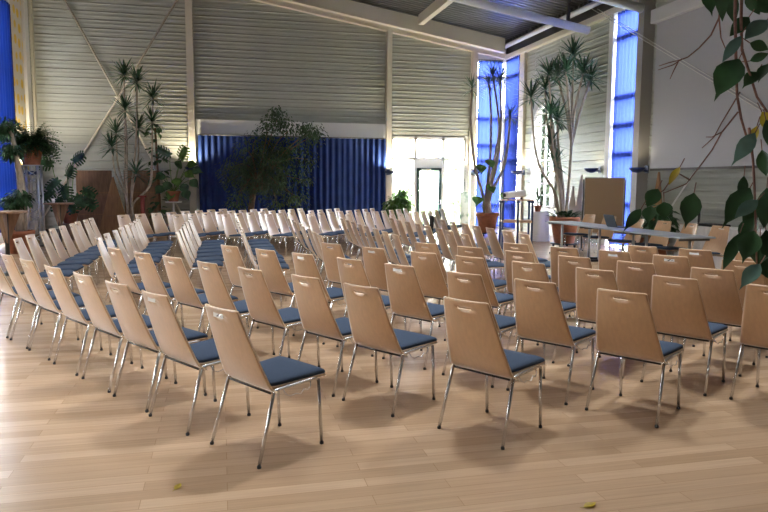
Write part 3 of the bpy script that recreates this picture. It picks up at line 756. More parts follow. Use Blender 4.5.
MB().lathe([(.03, 0), (.036, .1), (.03, .1)], (0, 0, 0), 16).build('holder', CLOTHW, t)

# monstera
B = floor_under(68.5, 18.4)
t = thing('monstera', 'split-leaf plant in terracotta pot behind the bistro table', 'plant', B)
add_pot(t, .22, .38, zp := TERRA, 0.42) if False else add_pot(t, .22, .38, TERRA, .45)
MB().box((-.2, -.2, 0), (.2, .2, .45)).build('plinth', PANEL, t)
def split_leaf(mb, c, d, up, L, W, n=5):
    """heart-shaped blade whose outer half is cut into lobes"""
    d = Vector(d).normalized(); up = Vector(up); side = d.cross(up).normalized(); nn = side.cross(d); c = Vector(c)
    half = lambda t: W * .5 * math.sqrt(max(.02, 1 - ((t - .38) / .66) ** 2))
    for sd in (-1, 1):
        for i in range(n):
            t0, t1 = i / n, (i + 1) / n
            P = lambda t, k, dt=0.0: c + d * L * (t + dt) + side * sd * half(t) * k - nn * half(t) * k * k * .3
            mb.add([P(t0, 0), P(t1, 0), P(t0, .5, .02), P(t1, .5, .02)], [(0, 1, 3, 2)], True)
            a, b = t0 + .025, t1 - .045
            mb.add([P(a, .5, .02), P(b, .5, .02), P(a, 1, .07), P((a + b) / 2, 1.08, .08), P(b, .97, .07)], [(0, 1, 4, 3, 2)], True)
        mb.add([c, c + d * L * .02 + side * sd * half(0) * .5, c - d * L * .16 + side * sd * half(0) * .55, c - d * L * .12 + side * sd * half(0) * .2], [(0, 1, 2, 3)], True)
for i, (px, py, dd, dx, dz) in enumerate([(52, 164, 18.4, -.8, .1), (73, 161, 18.5, .5, .3), (58, 180, 18.2, -.5, -.5), (64, 186, 18.0, .1, -.7), (83, 190, 18.4, .7, -.4), (52, 191, 18.1, -.6, -.6), (76, 196, 18.0, .5, -.7), (67, 176, 18.4, .2, .3), (60, 199, 18.0, -.3, -.8), (85, 199, 18.3, .6, -.6), (70, 200, 17.9, .2, -.8)]):
    q = Vector(rel(B, px, py, dd)); mb = MB(); split_leaf(mb, q, (dx, -.2, dz), (-.2, -1, .35), .38, .40)
    lf = mb.build('leaf', LEAF, t); MB().tube(bez((0, 0, .8), q, (dx * .1, -.05, .1)), .009, 6).build('leaf_stalk', LEAF_LT, lf)

# potted fig tree at the left edge
B = floor_under(17, 14.9)
t = thing('potted_fig', 'bare-trunked fig in terracotta pot by the left window', 'plant', B)
add_pot(t, .29, .5)
tr = MB(); tr.tube(bez((0, 0, .45), rel(B, 8, 122, 14.9), (.12, 0, 0)), [.09 - .006 * i for i in range(9)], 10); tr.tube(bez((.1, 0, .5), rel(B, 14, 152, 15.0), (.1, 0, 0)), [.06 - .004 * i for i in range(9)], 8)
tr.build('trunk', BARK, t)
def leaf_cloud(mb, centres, n, size, seed, droop=.5):
    rr = random.Random(seed)
    for i in range(n):
        c, rad = centres[rr.randrange(len(centres))]
        v = Vector((rr.gauss(0, 1), rr.gauss(0, 1), rr.gauss(0, .8))); v = v.normalized() * (rr.random() ** .45) * rad
        d = Vector((v.x, v.y, v.z * .4 - droop * rad)).normalized() + Vector((rr.uniform(-.5, .5), rr.uniform(-.5, .5), rr.uniform(-.5, .3)))
        L = size * rr.uniform(.7, 1.3); mb.leaf(Vector(c) + v, d, (rr.uniform(-.4, .4), rr.uniform(-.4, .4), 1), L, L * .5, .15, 'diamond')
mb = MB(); leaf_cloud(mb, [(rel(B, 6, 127, 14.9), .24), (rel(B, 13, 150, 14.9), .2), (rel(B, 20, 198, 14.8), .22), (rel(B, 13, 203, 14.8), .2)], 900, .13, 5); mb.build('foliage', LEAF, t)

# big weeping fig before the stage curtain
B = floor_under(250, 20.0)
t = thing('weeping_fig', 'large weeping fig tree standing before the dark blue curtain', 'tree', B)
add_pot(t, .34, .55, mat('dark brown pot', (.06, .035, .025), .6))
trunk = MB(); base = Vector((0, 0, .5)); fork = Vector(rel(B, 258, 178, 20)); 
trunk.tube(bez(base, fork, (-.05, 0, 0)), [.10, .095, .09, .086, .082, .078, .075, .072, .07], 12)
trunk.tube(bez(base + Vector((.06, .03, 0)), rel(B, 255, 176, 20.1), (-.08, 0, 0)), [.06 - .003 * i for i in range(9)], 8)
ends = []
rr = random.Random(17)
targets = [(277, 120, 20), (268, 132, 19.7), (255, 140, 20.3), (244, 150, 19.8), (238, 165, 20), (232, 180, 19.9), (240, 196, 19.6), (290, 130, 20.2), (300, 145, 19.9), (310, 133, 20), (308, 160, 20.2), (302, 180, 19.8), (292, 196, 19.6), (283, 170, 19.3), (270, 160, 19.3), (262, 190, 19.2), (277, 205, 19.4), (288, 150, 20.6), (250, 175, 20.6), (236, 205, 20), (300, 200, 20.3), (316, 135, 20), (228, 170, 20.1), (278, 185, 19.2)]
for (px, py, d) in targets:
    e = Vector(rel(B, px, py, d)); s = fork.lerp(base, rr.uniform(-.0, .35)); ends.append(e)
    trunk.tube(bez(s, e, Vector((0, 0, .28)) + Vector((rr.uniform(-.1, .1), rr.uniform(-.1, .1), 0))), [.034 - .0034 * i for i in range(9)], 6)
trunk.build('trunk', BARK_DK, t)
mb = MB(); cen = [(e, .40 if e.z > 2.3 else .36) for e in ends] + [((e + fork) / 2 + Vector((0, 0, .1)), .32) for e in ends]
cen += [(Vector(rel(B, 276, 113, 20)), .26), (Vector(rel(B, 282, 124, 20)), .36), (Vector(rel(B, 270, 126, 20)), .36), (Vector(rel(B, 304, 128, 20)), .2), (Vector(rel(B, 314, 134, 20)), .2)]
leaf_cloud(mb, cen, 8000, .085, 3, .6); mb.build('foliage', LEAF_FI, t)

# philodendron group on the white pedestal and climber behind it
B = floor_under(173, 19.6); PZ = at_d(173, 201.5, 19.6).z
t = thing('pedestal_table', 'small white pedestal table beside the cream column', 'table', B)
MB().lathe([(.22, PZ - .03), (.23, PZ - .025), (.23, PZ)], (0, 0, 0), 28).build('table_top', WHITE, t); MB().tube([(0, 0, .02), (0, 0, PZ - .02)], .025, 10).build('post', WHITE, t); MB().lathe([(.2, 0), (.19, .02), (.03, .04)], (0, 0, 0), 24).build('base', WHITE, t)
t = thing('philodendron', 'bright green philodendron in terracotta pot on white pedestal', 'plant', (B[0], B[1], PZ)); B2 = (B[0], B[1], PZ)
add_pot(t, .19, .30)
rr = random.Random(8)
for i, (px, py, dx, dz) in enumerate([(185, 172, .6, -.3), (190, 180, .7, -.6), (182, 184, .4, -.7), (176, 178, .1, -.4), (170, 182, -.4, -.6), (165, 175, -.6, -.2), (187, 165, .6, .1), (178, 168, .1, .3), (192, 170, .7, -.1), (172, 190, -.3, -.8), (163, 186, -.6, -.6), (184, 190, .4, -.8), (181, 159, .2, .5), (170, 155, -.4, .2)]):
    q = Vector(rel(B2, px, py, 19.5)); mb = MB()
    if i < 12: mb.leaf(q, (dx, -.35, dz), (0, -1, .5), .34, .28, .2, 'tip')
    else: split_leaf(mb, q, (dx, -.2, dz), (0, -1, .4), .4, .38)
    lf = mb.build('leaf', LEAF_LT if i % 3 == 0 else LEAF, t); MB().tube(bez((0, 0, .27), q, (dx * .08, -.04, .08)), .008, 6).build('leaf_stalk', LEAF_LT, lf)
B = floor_under(160, 19.9)
t = thing('climbing_plant', 'leafy climbing plant on a pole behind the dracaena stems', 'plant', B); add_pot(t, .2, .35)
MB().tube([(0, 0, .3), rel(B, 155, 128, 19.9)], .03, 8).build('moss_pole', BARK_DK, t); mb = MB(); rr = random.Random(2)
for i in range(90):
    s = rr.random(); q = Vector((0, 0, .5)).lerp(Vector(rel(B, 155, 124, 19.9)), s); a = rr.random() * 6.28; q += Vector((math.cos(a), math.sin(a), 0)) * rr.uniform(.05, .22)
    mb.leaf(q, (math.cos(a), math.sin(a) - .3, rr.uniform(-.8, .2)), (0, -.3, 1), .22, .15, .2, 'tip')
mb.build('foliage', LEAF, t)

# small plants by the windows and behind the tables
def bush(name, label, B, r, h, z0, n, size, m, seed, potr=.15, poth=.26, straps=False, cat='plant'):
    t = thing(name, label, cat, B); add_pot(t, potr, poth); mb = MB()
    if straps:
        rr = random.Random(seed)
        for i in range(n): a = i * 2.4; el = rr.uniform(.3, 1.45); mb.strap((0, 0, poth * .9), (math.cos(a) * math.cos(el), math.sin(a) * math.cos(el), math.sin(el)), h * rr.uniform(.6, 1.1), size, rr.uniform(.2, .8))
    else: leaf_cloud(mb, [((0, 0, z0), r), ((r * .5, 0, z0 - .15), r * .7), ((-r * .5, .05, z0 - .1), r * .7), ((0, 0, z0 + h * .3), r * .6), ((0, 0, poth + .1), r * .5)], n, size, seed)
    mb.build('foliage', m, t); return t
bush('bushy_plant', 'small bushy green plant beside the glass entrance, end of blue curtain', floor_under(397, 20.6), .34, .5, .95, 520, .16, LEAF_LT, 3, .18, .5)
bush('window_plant', 'pale feathery plant at the left pane of the entrance', floor_under(403, 21.3), .26, .5, 1.15, 260, .15, LEAF_LT, 9, .15, .5)
bush('spiky_plant', 'dark spiky plant before the tall blue window curtain', floor_under(638, 15.0), .4, .6, .6, 46, .055, LEAF, 4, .17, .42, True)
bush('leafy_plant', 'dark leafy plant below the lower corner of projection screen', floor_under(663, 13.6), .24, .4, .95, 260, .17, LEAF, 6, .17, .5)
B = floor_under(545, 18.9); q = at_d(537, HZ, 18.9); PZ = at_d(537, 211.5, 18.9).z
t = thing('draped_pedestal', 'pedestal draped in white cloth beside the large dracaena', 'pedestal', (B[0] - .12, B[1], 0))
mb = MB(); vs = []; n = 32
for z, k in ((0.01, 1.12), (.3, 1.05), (PZ - .03, 1.0), (PZ, .97)):
    for i in range(n):
        a = 2 * math.pi * i / n; rr_ = .24 * k * (1 + .06 * math.sin(a * 8) * (1 - z / PZ)); vs.append((rr_ * math.cos(a), rr_ * math.sin(a), z))
mb.add(vs, [(j*n+i, j*n+(i+1) % n, (j+1)*n+(i+1) % n, (j+1)*n+i) for j in range(3) for i in range(n)] + [tuple(range(3*n, 4*n))], True); mb.build('cloth', CLOTHW, t)
bx_ = (B[0] - .2, B[1] - .02, PZ)
t = thing('potted_palm', 'small spiky palm in little terracotta pot on draped pedestal', 'plant', bx_); add_pot(t, .1, .17); mb = MB(); rosette(mb, (0, 0, .3), 26, .42, .04, 5, -.2, .6); mb.tube([(0, 0, .15), (0, 0, .32)], .015, 6); mb.build('leaf_crown', LEAF, t)

# ------------------------------------------------------------------ wooden boards and triangles
def board(name, label, p0, p1, zt, m, th=.05, lines=True):
    p0 = Vector(p0); p1 = Vector(p1); L = (p1 - p0).length; ang = math.atan2(p1.y - p0.y, p1.x - p0.x)
    t = thing(name, label, 'board', (p0.x, p0.y, 0), ang); bevel(MB().box((0, 0, 0), (L, th, zt)).build('panel', m, t), .006)
    mb = MB()
    for z in (zt * .33, zt * .66): mb.box((0, -.004, z - .008), (L, 0, z + .008))
    mb.build('batten', PANEL_LT, t); return t
a = at_d(76, HZ, 19.7); b = at_d(112, HZ, 20.0); board('wooden_board', 'brown wooden board leaning by left wall behind split-leaf plant', a, b, at_d(95, 170.5, 19.85).z, PANEL)
a = at_d(124, HZ, 20.2); b = at_d(160, HZ, 20.6); board('wooden_board', 'brown wooden board behind the dracaena planter', a, b, at_d(140, 170.5, 20.4).z, PANEL)
def triangle(label, c, w, h, facing, m, th=.06):
    t = thing('triangular_board', label, 'board', (c[0], c[1], 0), facing)
    bevel(MB().prism([(-w / 2, 0, 0), (w / 2, 0, 0), (.015, .0, h), (-.015, .0, h)], (0, th, 0)).build('panel', m, t), .006)
    MB().box((-w * .2, -.012, h * .35), (w * .2, 0, h * .35 + .02)).build('batten', PANEL, t); return t
c = at_d(113, HZ, 19.3); triangle('tall orange-brown triangular board before the brown boards', c, .95, at_d(115, 177, 19.3).z, 0.0, PANEL_LT)
c = at_d(658, HZ, 15.2); triangle('narrow brown triangular board below the projection screen corner', c, .5, at_d(658, 172, 15.2).z, R(-55), PANEL_LT)
c = at_d(581, HZ, 18.3); triangle('pale triangular board standing left of the pinboard', c, .55, at_d(581, 175, 18.3).z, R(-55), mat('pale wood', (.55, .5, .44), .5))
c = at_d(573, HZ, 19.2); triangle('small pale triangular board behind the large dracaena', c, .5, at_d(573, 186, 19.2).z, R(-55), MATS['pale wood'])
# thin red stand beside the planter
B = floor_under(142, 17.9); t = thing('red_stand', 'slim dark red stand beside the dracaena planter', 'stand', B); hz_ = at_d(142, 197, 17.9).z
MB().box((-.05, -.05, .02), (.05, .05, hz_)).build('post', RED, t); MB().box((-.16, -.16, 0), (.16, .16, .02)).build('base', RED, t); MB().box((-.1, -.1, hz_), (.1, .1, hz_ + .04)).build('top', RED, t)

# ------------------------------------------------------------------ lamps on the walls
def sconce(label, p, nrm, watts=34):
    ang = math.atan2(nrm[1], nrm[0]); t = thing('wall_uplighter', label, 'lamp', p, ang, None)
    MB().lathe([(.03, -.09), (.10, -.07), (.17, -.02), (.19, .03), (.175, .03), (.15, -.01), (.05, -.05)], (.26, 0, 0), 24).build('bowl', NAVY, t)
    MB().box((0, -.03, -.06), (.1, .03, -.02)).build('arm', NAVY, t); MB().box((-.005, -.06, -.1), (.02, .06, .08)).build('wall_plate', NAVY, t)
    MB().lathe([(.02, -.04), (.06, -.02), (.06, .0), (.02, .015)], (.26, 0, 0), 16).build('bulb', LAMPGLASS, t)
    l = bpy.data.lights.new('uplight', 'SPOT'); l.energy = watts; l.color = (1, .86, .62); l.spot_size = R(150); l.spot_blend = .6; l.shadow_soft_size = .05
    lo = bpy.data.objects.new('uplight', l); col.objects.link(lo); lo.parent = t; lo.location = (.26, 0, .05); lo.rotation_euler = (R(180), 0, 0)
q = at_y(388, 172, YB - .25); sconce('blue wall uplighter at right end of the stage curtain', (q.x, YB - .25, q.z), (0, -1), 200)
q = at_y(191, 168, YB - .25); q2_ = at_x(22, 172, XL + .12); sconce('wall uplighter low on the white post behind the potted fern', (XL + .12, q2_.y, q2_.z), (1, 0), 330)
q = at_y(191, 168, YB - .25); sconce('wall uplighter on cream column behind the philodendron', (q.x, YB - .25, q.z), (0, -1), 200)
q = at_y(473, 172, YB - .2); sconce('blue wall uplighter left of the corner curtains', (q.x, YB - .2, q.z), (0, -1), 200)
q = at_x(524, 172, XR - .1); sconce('blue wall uplighter right of the corner curtains, above projector', (XR - .1, q.y, q.z), (-1, 0), 60)
q = at_x(600, 169.5, XR); sconce('blue wall uplighter above the pinboard', (XR, q.y, q.z), (-1, 0), 12)
q = at_x(647, 169, XR - .3); sconce('blue wall uplighter at lower left corner of projection screen', (XR - .3, q.y, q.z), (-1, 0), 14)

# ------------------------------------------------------------------ tables, laptop, pinboard, projector
TZ = .74
ty = [14.34, 12.75, 11.16, 9.57]; TX0, TX1 = 7.24, 7.92
tl = ['grey folding table farthest from camera, beside the large dracaena', 'grey folding table in the middle of the panel row, carrying the laptop', 'grey folding table nearest the hanging leaves, before the panel chairs']
for i in range(3):
    y1, y0 = ty[i] - .005, ty[i+1] + .005; xo = .0; sh = Vector((xo, 0, 0))
    t = thing('folding_table', tl[i], 'table', ((TX0 + TX1) / 2 + xo, (y0 + y1) / 2, 0), 0, 'grey panel tables'); L = (y1 - y0) / 2; w_ = (TX1 - TX0) / 2
    bevel(MB().box((-w_, -L, TZ - .028), (w_, L, TZ)).build('table_top', TABLE, t), .006)
    for sy in (-1, 1): MB().box((-w_ + .05, sy * (L - .1), TZ - .07), (w_ - .05, sy * (L - .08), TZ - .028)).build('apron', STEEL_DK, t)
    for sy in (-1, 1):
        lg = MB().tube([(0, (L - .2) * sy, .04), (0, (L - .2) * sy, TZ - .03)], .026, 10).build('leg', ALU, t)
        MB().box((-.3, (L - .2) * sy - .03, .0), (.3, (L - .2) * sy + .03, .045)).build('foot', DARKPL, lg)
        MB().box((-.06, (L - .2) * sy - .05, TZ - .07), (.06, (L - .2) * sy + .05, TZ - .03)).build('hinge', DARKPL, lg)
q = at_z(613.5, 230, TZ)
t = thing('laptop', 'open dark laptop on the middle grey table', 'laptop', (7.6, at_x(613, 229, 7.6).y, TZ), 0)
bevel(MB().box((-.02, -.18, 0), (.23, .18, .018)).build('keyboard_base', LAPTOP, t), .004); MB().prism([(-.02, -.18, .015), (-.02, .18, .015), (-.11, .18, .25), (-.11, -.18, .25)], (-.012, 0, -.004)).build('lid', LAPTOP, t)

B = at_d(604.5, HZ, 16.4); zt = at_d(604.5, 177.5, 16.4).z
t = thing('pinboard', 'brown cork pinboard standing before the right wall', 'pinboard', (B.x, B.y, 0), R(-20)); hw = .45
bevel(MB().box((-hw, 0, .42), (hw, .03, zt - .02)).build('cork_panel', CORK, t), .003)
fr = MB(); fr.box((-hw - .02, -.008, .4), (-hw, .038, zt)).box((hw, -.008, .4), (hw + .03, .038, zt)).box((-hw, -.008, zt - .02), (hw, .038, zt)).box((-hw, -.008, .4), (hw, .038, .42)); fr.build('frame', ALU, t)
for s in (-1, 1):
    lg = MB().box((s * (hw + .035) - .015, .0, .02), (s * (hw + .035) + .015, .03, zt - .05)).build('leg', STEEL_DK, t); MB().box((s * (hw + .035) - .02, -.25, 0), (s * (hw + .035) + .02, .27, .025)).build('foot', STEEL_DK, lg)

B = at_d(517, HZ, 15.6); tz = at_d(517, 199.5, 15.6).z; mz = at_d(517, 220, 15.6).z
t = thing('projector_stand', 'navy blue steel stand with wooden shelves under the projector', 'stand', (B.x, B.y, 0), R(-16))
hw = .33
for (x, y) in ((-hw, -.2), (hw, -.2), (-hw, .25), (hw, .25), (0, -.26)):
    lg = MB().box((x - .022, y - .022, .03), (x + .022, y + .022, tz - .02)).build('leg', NAVY, t); MB().lathe([(.045, -.02), (.05, 0), (.045, .02)], (x, y, tz - .05), 12).build('knob', NAVY, lg); MB().lathe([(.03, 0), (.03, .03)], (x, y, 0), 12).build('caster', RUBBER, lg)
MB().box((-hw - .03, -.28, tz - .02), (hw + .03, .28, tz)).build('top_shelf', SHELFW, t); MB().box((-hw, -.23, mz - .05), (hw, .25, mz)).build('lower_shelf', SHELFW, t)
q = at_d(515, 199.5, 15.6)
t = thing('projector', 'white data projector on the navy stand, tilted upward', 'projector', (q.x, q.y, tz), R(-16 + 14)); 
o = bevel(MB().box((-.22, -.15, .02), (.22, .15, .16)).build('body', mat('white plastic', (.75, .75, .74), .35), t), .025, 3); o.rotation_euler = (0, R(-7), 0); o.location = (0, 0, .03)
l2 = MB().tube([(-.22, .02, .1), (-.27, .02, .1)], .045, 16).build('lens', DARKPL, t); l2.rotation_euler = (0, R(-7), 0); l2.location = (0, 0, .03)
mb = MB(); [mb.box((-.05 + .03 * i, -.152, .06), (-.035 + .03 * i, -.149, .13)) for i in range(7)]; l3 = mb.build('vent_grille', PLASTIC, t); l3.rotation_euler = (0, R(-7), 0); l3.location = (0, 0, .03)
MB().lathe([(.03, 0), (.03, .05)], (.15, 0, 0), 10).build('foot', DARKPL, t); MB().lathe([(.02, 0), (.02, .07)], (-.16, 0, 0), 10).build('foot', DARKPL, t)

# long white-skirted bench along the right wall, with a black monitor
y1, y0 = at_x(682, HZ, XR - .7).y, at_x(768, HZ, XR - .7).y - .6
t = thing('skirted_table', 'long low white-skirted table against the right wall', 'table', (XR - .4, (y0 + y1) / 2, 0)); L = (y1 - y0) / 2
MB().box((-.3, -L, .75), (.3, L, .78)).build('table_top', CLOTHW, t); vs = []; n = 80; mb = MB()
for i in range(n + 1):
    y = -L + 2 * L * i / n; o_ = .015 * math.sin(i * 1.9)
    vs += [(-.3 - o_, y, .01), (-.3 - o_ * .3, y, .75)]
mb.add(vs, [(2*i, 2*i+2, 2*i+3, 2*i+1) for i in range(n)], True); mb.build('skirt', CLOTHW, t)
MB().box((-.26, -L, 0), (.26, -L + .05, .75)).box((-.26, L - .05, 0), (.26, L, .75)).build('end_panel', CLOTHW, t)
q = at_x(701, HZ, XR - .45)
t = thing('monitor', 'small black monitor on the white-skirted table', 'monitor', (XR - .45, q.y, .78), R(-40))
MB().box((-.02, -.19, .07), (.02, .19, .36)).build('screen_housing', DARKPL, t); MB().box((-.02, -.02, .01), (.01, .02, .1)).build('neck', DARKPL, t); MB().box((-.08, -.1, 0), (.08, .1, .012)).build('base', DARKPL, t)
q = at_x(690, HZ, XR - .45)
t = thing('folded_cloth', 'folded black cloth lying on the white-skirted table', 'cloth', (XR - .45, q.y - .75, .78)); bevel(MB().box((-.18, -.28, 0), (.18, .28, .05)).build('cloth', BLACKCLOTH, t), .02)

# leaning display board right of the entrance
a = at_d(460.5, HZ, 23.2); b = at_d(469.3, HZ, 23.3); zt = at_d(465, 192, 23.25).z
t = thing('display_board', 'pale green printed display board right of the glass entrance', 'board', (a.x, a.y, 0), math.atan2(b.y - a.y, b.x - a.x)); L = (b - a).length
MB().box((0, 0, .05), (L, .02, zt)).build('print', POSTER, t); MB().box((-.01, -.1, 0), (.05, .12, .05)).build('foot', PLASTIC, t); MB().box((L - .05, -.1, 0), (L + .01, .12, .05)).build('foot', PLASTIC, t)

# fallen leaves on the parquet
for (px, py, lab, a, s) in ((590, 505.5, 'small yellow fallen leaf on the parquet near the bottom right', .3, .085), (178, 487, 'dry yellowish fallen leaf on the parquet at lower left', 1.2, .07)):
    q = at_z(px, py, .004); t = thing('fallen_leaf', lab, 'leaf', (q.x, q.y, .003), a)
    mb = MB(); mb.leaf((-s / 2, 0, .002), (1, 0, .0), (0, 0, 1), s, s * .5, -.08, 'ovate'); mb.tube([(-s / 2, 0, .003), (-s * .8, .004, .004)], .0012, 5); mb.build('blade', LEAF_YEL, t)

# ------------------------------------------------------------------ trailing fig branch close to the camera
D0 = 1.55
q0 = at_d(742, -60, D0)
t = thing('trailing_fig', 'big-leaved fig branch with reddish twigs trailing down at right', 'plant', q0)
def fp(px, py, d=D0): q = at_d(px, py, d); return q - q0
def twig(pts, r0, r1, name='twig'):
    P = [fp(*p) for p in pts]; n = len(P); MB().tube(P, [r0 + (r1 - r0) * i / (n - 1) for i in range(n)], 8).build(name, TWIG, t)
twig([(742, -60), (736, -20), (735, 15), (736, 60), (737, 95), (741, 118), (746, 135), (749, 150)], .0038, .0022, 'stem')
twig([(748, -60), (742, -15), (741, 20), (742, 50), (750, 75), (757, 97), (768, 113), (780, 128)], .0036, .0022, 'stem')
twig([(749, 128, 1.52), (753, 160, 1.5), (755, 200, 1.5), (756, 240, 1.5), (757, 270, 1.5)], .003, .0016, 'stem')
twig([(724, -30), (719, 18), (711, 35), (699, 48), (688, 57), (680, 60), (668, 63), (659, 66)], .0022, .0008); twig([(682, 59), (673, 65), (658, 70)], .0014, .0008); twig([(678, 62), (674, 70), (670, 79)], .0014, .0008)
twig([(719, 18), (721, 38), (726, 50)], .0018, .001); twig([(740, 92), (733, 104), (722, 122), (714, 137), (702, 148)], .0018, .0009); twig([(738, 112), (722, 132), (712, 150), (697, 170), (686, 184), (664, 193)], .002, .001); twig([(722, 132), (712, 137), (706, 137)], .0013, .0008)
twig([(690, 180), (676, 172), (664, 190), (655, 196), (645, 205)], .0018, .001)
NL = [ # base, tip, width px, material, shape, depth
 ((739, 59), (713.5, 97), 25, 0, 'tip', 1.52), ((741, 36), (723, 60), 10, 1, 'ovate', 1.5), ((767, 20), (745, 38), 15, 1, 'ovate', 1.5), ((749, 17), (731, 34), 13, 0, 'ovate', 1.56), ((757, 72), (743, 86), 12, 0, 'tip', 1.55),
 ((706, -12), (713, 16), 13, 0, 'tip', 1.56), ((720, -22), (724, 19), 12, 0, 'ovate', 1.53), ((729, -10), (735, 22), 11, 0, 'ovate', 1.57), ((750, 43), (769, 49), 10, 0, 'ovate', 1.5), ((768, 64), (757, 80), 11, 0, 'tip', 1.53), ((750, 61), (769, 53), 8, 0, 'ovate', 1.55), ((747, -8), (760, 14), 12, 0, 'ovate', 1.6), ((757, 0), (775, 12), 12, 0, 'ovate', 1.55),
 ((755, 133), (732, 165), 14, 1, 'tip', 1.48), ((694, 193), (685, 229), 18, 0, 'tip', 1.5), ((750, 188), (722, 226), 20, 0, 'tip', 1.5), ((758, 200), (735, 217), 12, 1, 'ovate', 1.47), ((680, 167), (668, 183), 7, 2, 'ovate', 1.5), ((754, 231), (742, 263), 20, 0, 'tip', 1.46), ((760, 264), (739, 288), 14, 1, 'tip', 1.45), ((740, 233), (723, 268), 11, 0, 'ovate', 1.52), ((760, 238), (758, 265), 18, 0, 'ovate', 1.54), ((756, 218), (740, 240), 17, 0, 'ovate', 1.53), ((767, 188), (764, 228), 16, 0, 'ovate', 1.5), ((762, 150), (766, 176), 12, 0, 'ovate', 1.5), ((744, 176), (741, 200), 9, 0, 'ovate', 1.54), ((762, 112), (776, 132), 13, 2, 'ovate', 1.52), ((757, 126), (749, 146), 9, 2, 'ovate', 1.53), ((766, 120), (776, 150), 14, 0, 'ovate', 1.5),
 ((641, 209), (623, 231), 10, 0, 'tip', 1.5), ((651, 206), (647, 224), 13, 0, 'tip', 1.52), ((658, 189), (647, 206), 14, 0, 'ovate', 1.53), ((664, 202), (665, 218), 14, 0, 'ovate', 1.55), ((762, 255), (772, 280), 15, 0, 'ovate', 1.55), ((748, 205), (752, 236), 13, 0, 'ovate', 1.56), ((766, 230), (772, 262), 16, 0, 'ovate', 1.52)]
rr = random.Random(5)
for (b, e, wpx, mi, shp, d) in NL:
    B_, E_ = fp(*b, d), fp(*e, d - .015); v = E_ - B_; toward = (CAM - (q0 + B_)).normalized()
    up = (toward + Vector((rr.uniform(-.35, .35), rr.uniform(-.35, .35), .35 + rr.uniform(-.2, .3)))).normalized()
    mb = MB(); mb.leaf(B_, v, up, v.length, wpx * d / F * 1.12, rr.uniform(.05, .2), shp)
    lf = mb.build('leaf', (LEAF_NEAR, LEAF_BLUE, LEAF_YEL)[mi], t)
    if mi: lf['label'] = ('', 'paler bluish leaf', 'yellowing leaf')[mi]
    MB().tube([B_ - v.normalized() * .018 + Vector((0, 0, .006)), B_], .0011, 5).build('leaf_stalk', TWIG, lf)

# ------------------------------------------------------------------ outside the glass
g = MB().add([(-14, YB + .25, -.05), (26, YB + .25, -.05), (26, 60, -.05), (-14, 60, -.05), (XR + .3, YB + .25, -.05), (XR + .3, 0, -.05), (26, 0, -.05)], [(0, 1, 2, 3), (4, 5, 6, 1)]).build('ground_outside', GRASS); struct(g)
for i, (px, d, r_, h) in enumerate(((404, 26, 1.2, 1.4), (431, 31, 1.6, 2.2), (455, 28, 1.0, 2.4))):
    B = floor_under(px, d); t = thing('garden_bush', ['pale garden bush outside the left entrance pane', 'sunlit garden tree outside behind the glass door', 'light green bush outside the right entrance pane'][i], 'bush', B)
    mb = MB(); leaf_cloud(mb, [((0, 0, h * .6), r_ * .8), ((r_ * .4, 0, h * .35), r_ * .6), ((-r_ * .4, 0, h * .4), r_ * .6), ((0, 0, h), r_ * .5)], 900, .28, i + 40); mb.build('foliage', leaf_mat('sunny leaves %d' % i, (.42, .5, .34), trans=.4), t)
    MB().tube([(0, 0, -.05), (0, 0, h * .7)], .05, 8).build('trunk', BARK, t)

B = (XR + 1.05, (GW0 + GW1) / 2 + 1.3, 0)
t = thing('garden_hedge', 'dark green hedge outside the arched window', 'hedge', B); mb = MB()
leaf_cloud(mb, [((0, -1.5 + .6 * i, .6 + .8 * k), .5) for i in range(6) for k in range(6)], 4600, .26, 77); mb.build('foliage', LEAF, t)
mb = MB(); mb.box((.1, -1.9, -.05), (.5, 1.9, 5.2)); mb.build('inner_growth', mat('hedge core', (.02, .035, .015), .95, noise=.5, nscale=9), t)
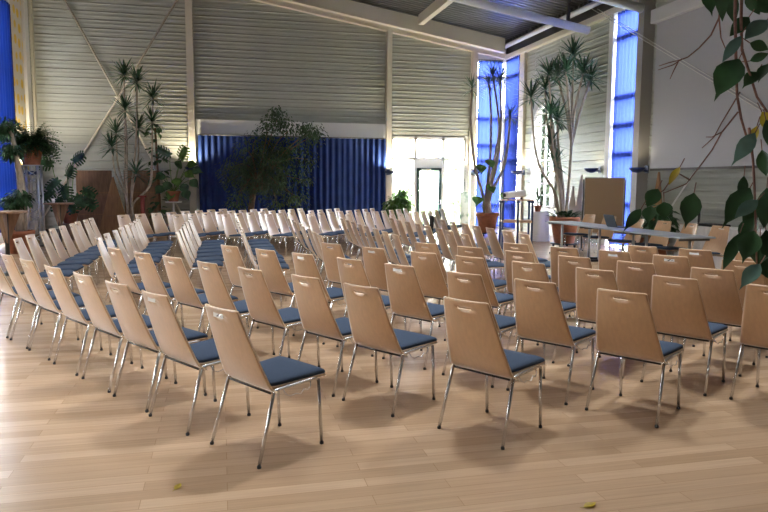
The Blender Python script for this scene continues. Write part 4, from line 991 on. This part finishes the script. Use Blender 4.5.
# ------------------------------------------------------------------ light
w = bpy.data.worlds.new('sky'); sc.world = w; w.use_nodes = True
bg = w.node_tree.nodes['Background']; bg.inputs[0].default_value = (.92, .96, 1, 1); bg.inputs[1].default_value = 50
def area(name, loc, rot, sx, sy, watts, colr):
    l = bpy.data.lights.new(name, 'AREA'); l.shape = 'RECTANGLE'; l.size = sx; l.size_y = sy; l.energy = watts; l.color = colr
    o = bpy.data.objects.new(name, l); col.objects.link(o); o.location = loc; o.rotation_euler = rot; return o
for x in (-2.5, 1.5, 5.3):
    for y, wt in ((6.2, 100), (13.0, 66)):
        z = z_deck(x) - .75
        l = bpy.data.lights.new('ceiling_lamp', 'AREA'); l.shape = 'DISK'; l.size = 1.0; l.energy = wt; l.spread = R(110); l.color = (1, .985, .965)
        o = bpy.data.objects.new('ceiling_lamp', l); col.objects.link(o); o.location = (x, y, z)

def spot(loc, to, watts, colr, ang=70):  # added lamps, none known in the hall; they brighten the far chair fronts
    l = bpy.data.lights.new('added_fill_spot', 'SPOT'); l.energy = watts; l.color = colr; l.spot_size = R(ang); l.spot_blend = .8; l.shadow_soft_size = .35
    o = bpy.data.objects.new('added_fill_spot', l); col.objects.link(o); o.location = loc; o.rotation_euler = (Vector(to) - Vector(loc)).to_track_quat('-Z', 'Y').to_euler()
spot((9.2, 11.0, 4.6), (0, 14.8, .6), 500, (.86, .93, 1)); spot((9.2, 14.6, 4.6), (1.0, 16.0, .6), 400, (.86, .93, 1), 60)
cam = bpy.data.cameras.new('camera'); cam.sensor_width = 36; cam.lens = 36 * F / 768; cam.clip_end = 200
co = bpy.data.objects.new('camera', cam); col.objects.link(co); co.location = CAM; co.rotation_euler = (Matrix.Rotation(-YAW, 3, 'Z') @ Matrix.Rotation(R(90) - PITCH, 3, 'X') @ Matrix.Rotation(ROLL, 3, 'Z')).to_euler(); sc.camera = co
sc.view_settings.view_transform = 'Standard'; sc.view_settings.look = 'None'; sc.view_settings.exposure = 0.0; sc.view_settings.gamma = 1.0; sc.view_settings.use_curve_mapping = False
sc.cycles.max_bounces = 8; sc.cycles.transparent_max_bounces = 12; sc.cycles.sample_clamp_indirect = 40; sc.cycles.blur_glossy = 0.5; sc.cycles.caustics_reflective = False; sc.cycles.caustics_refractive = False
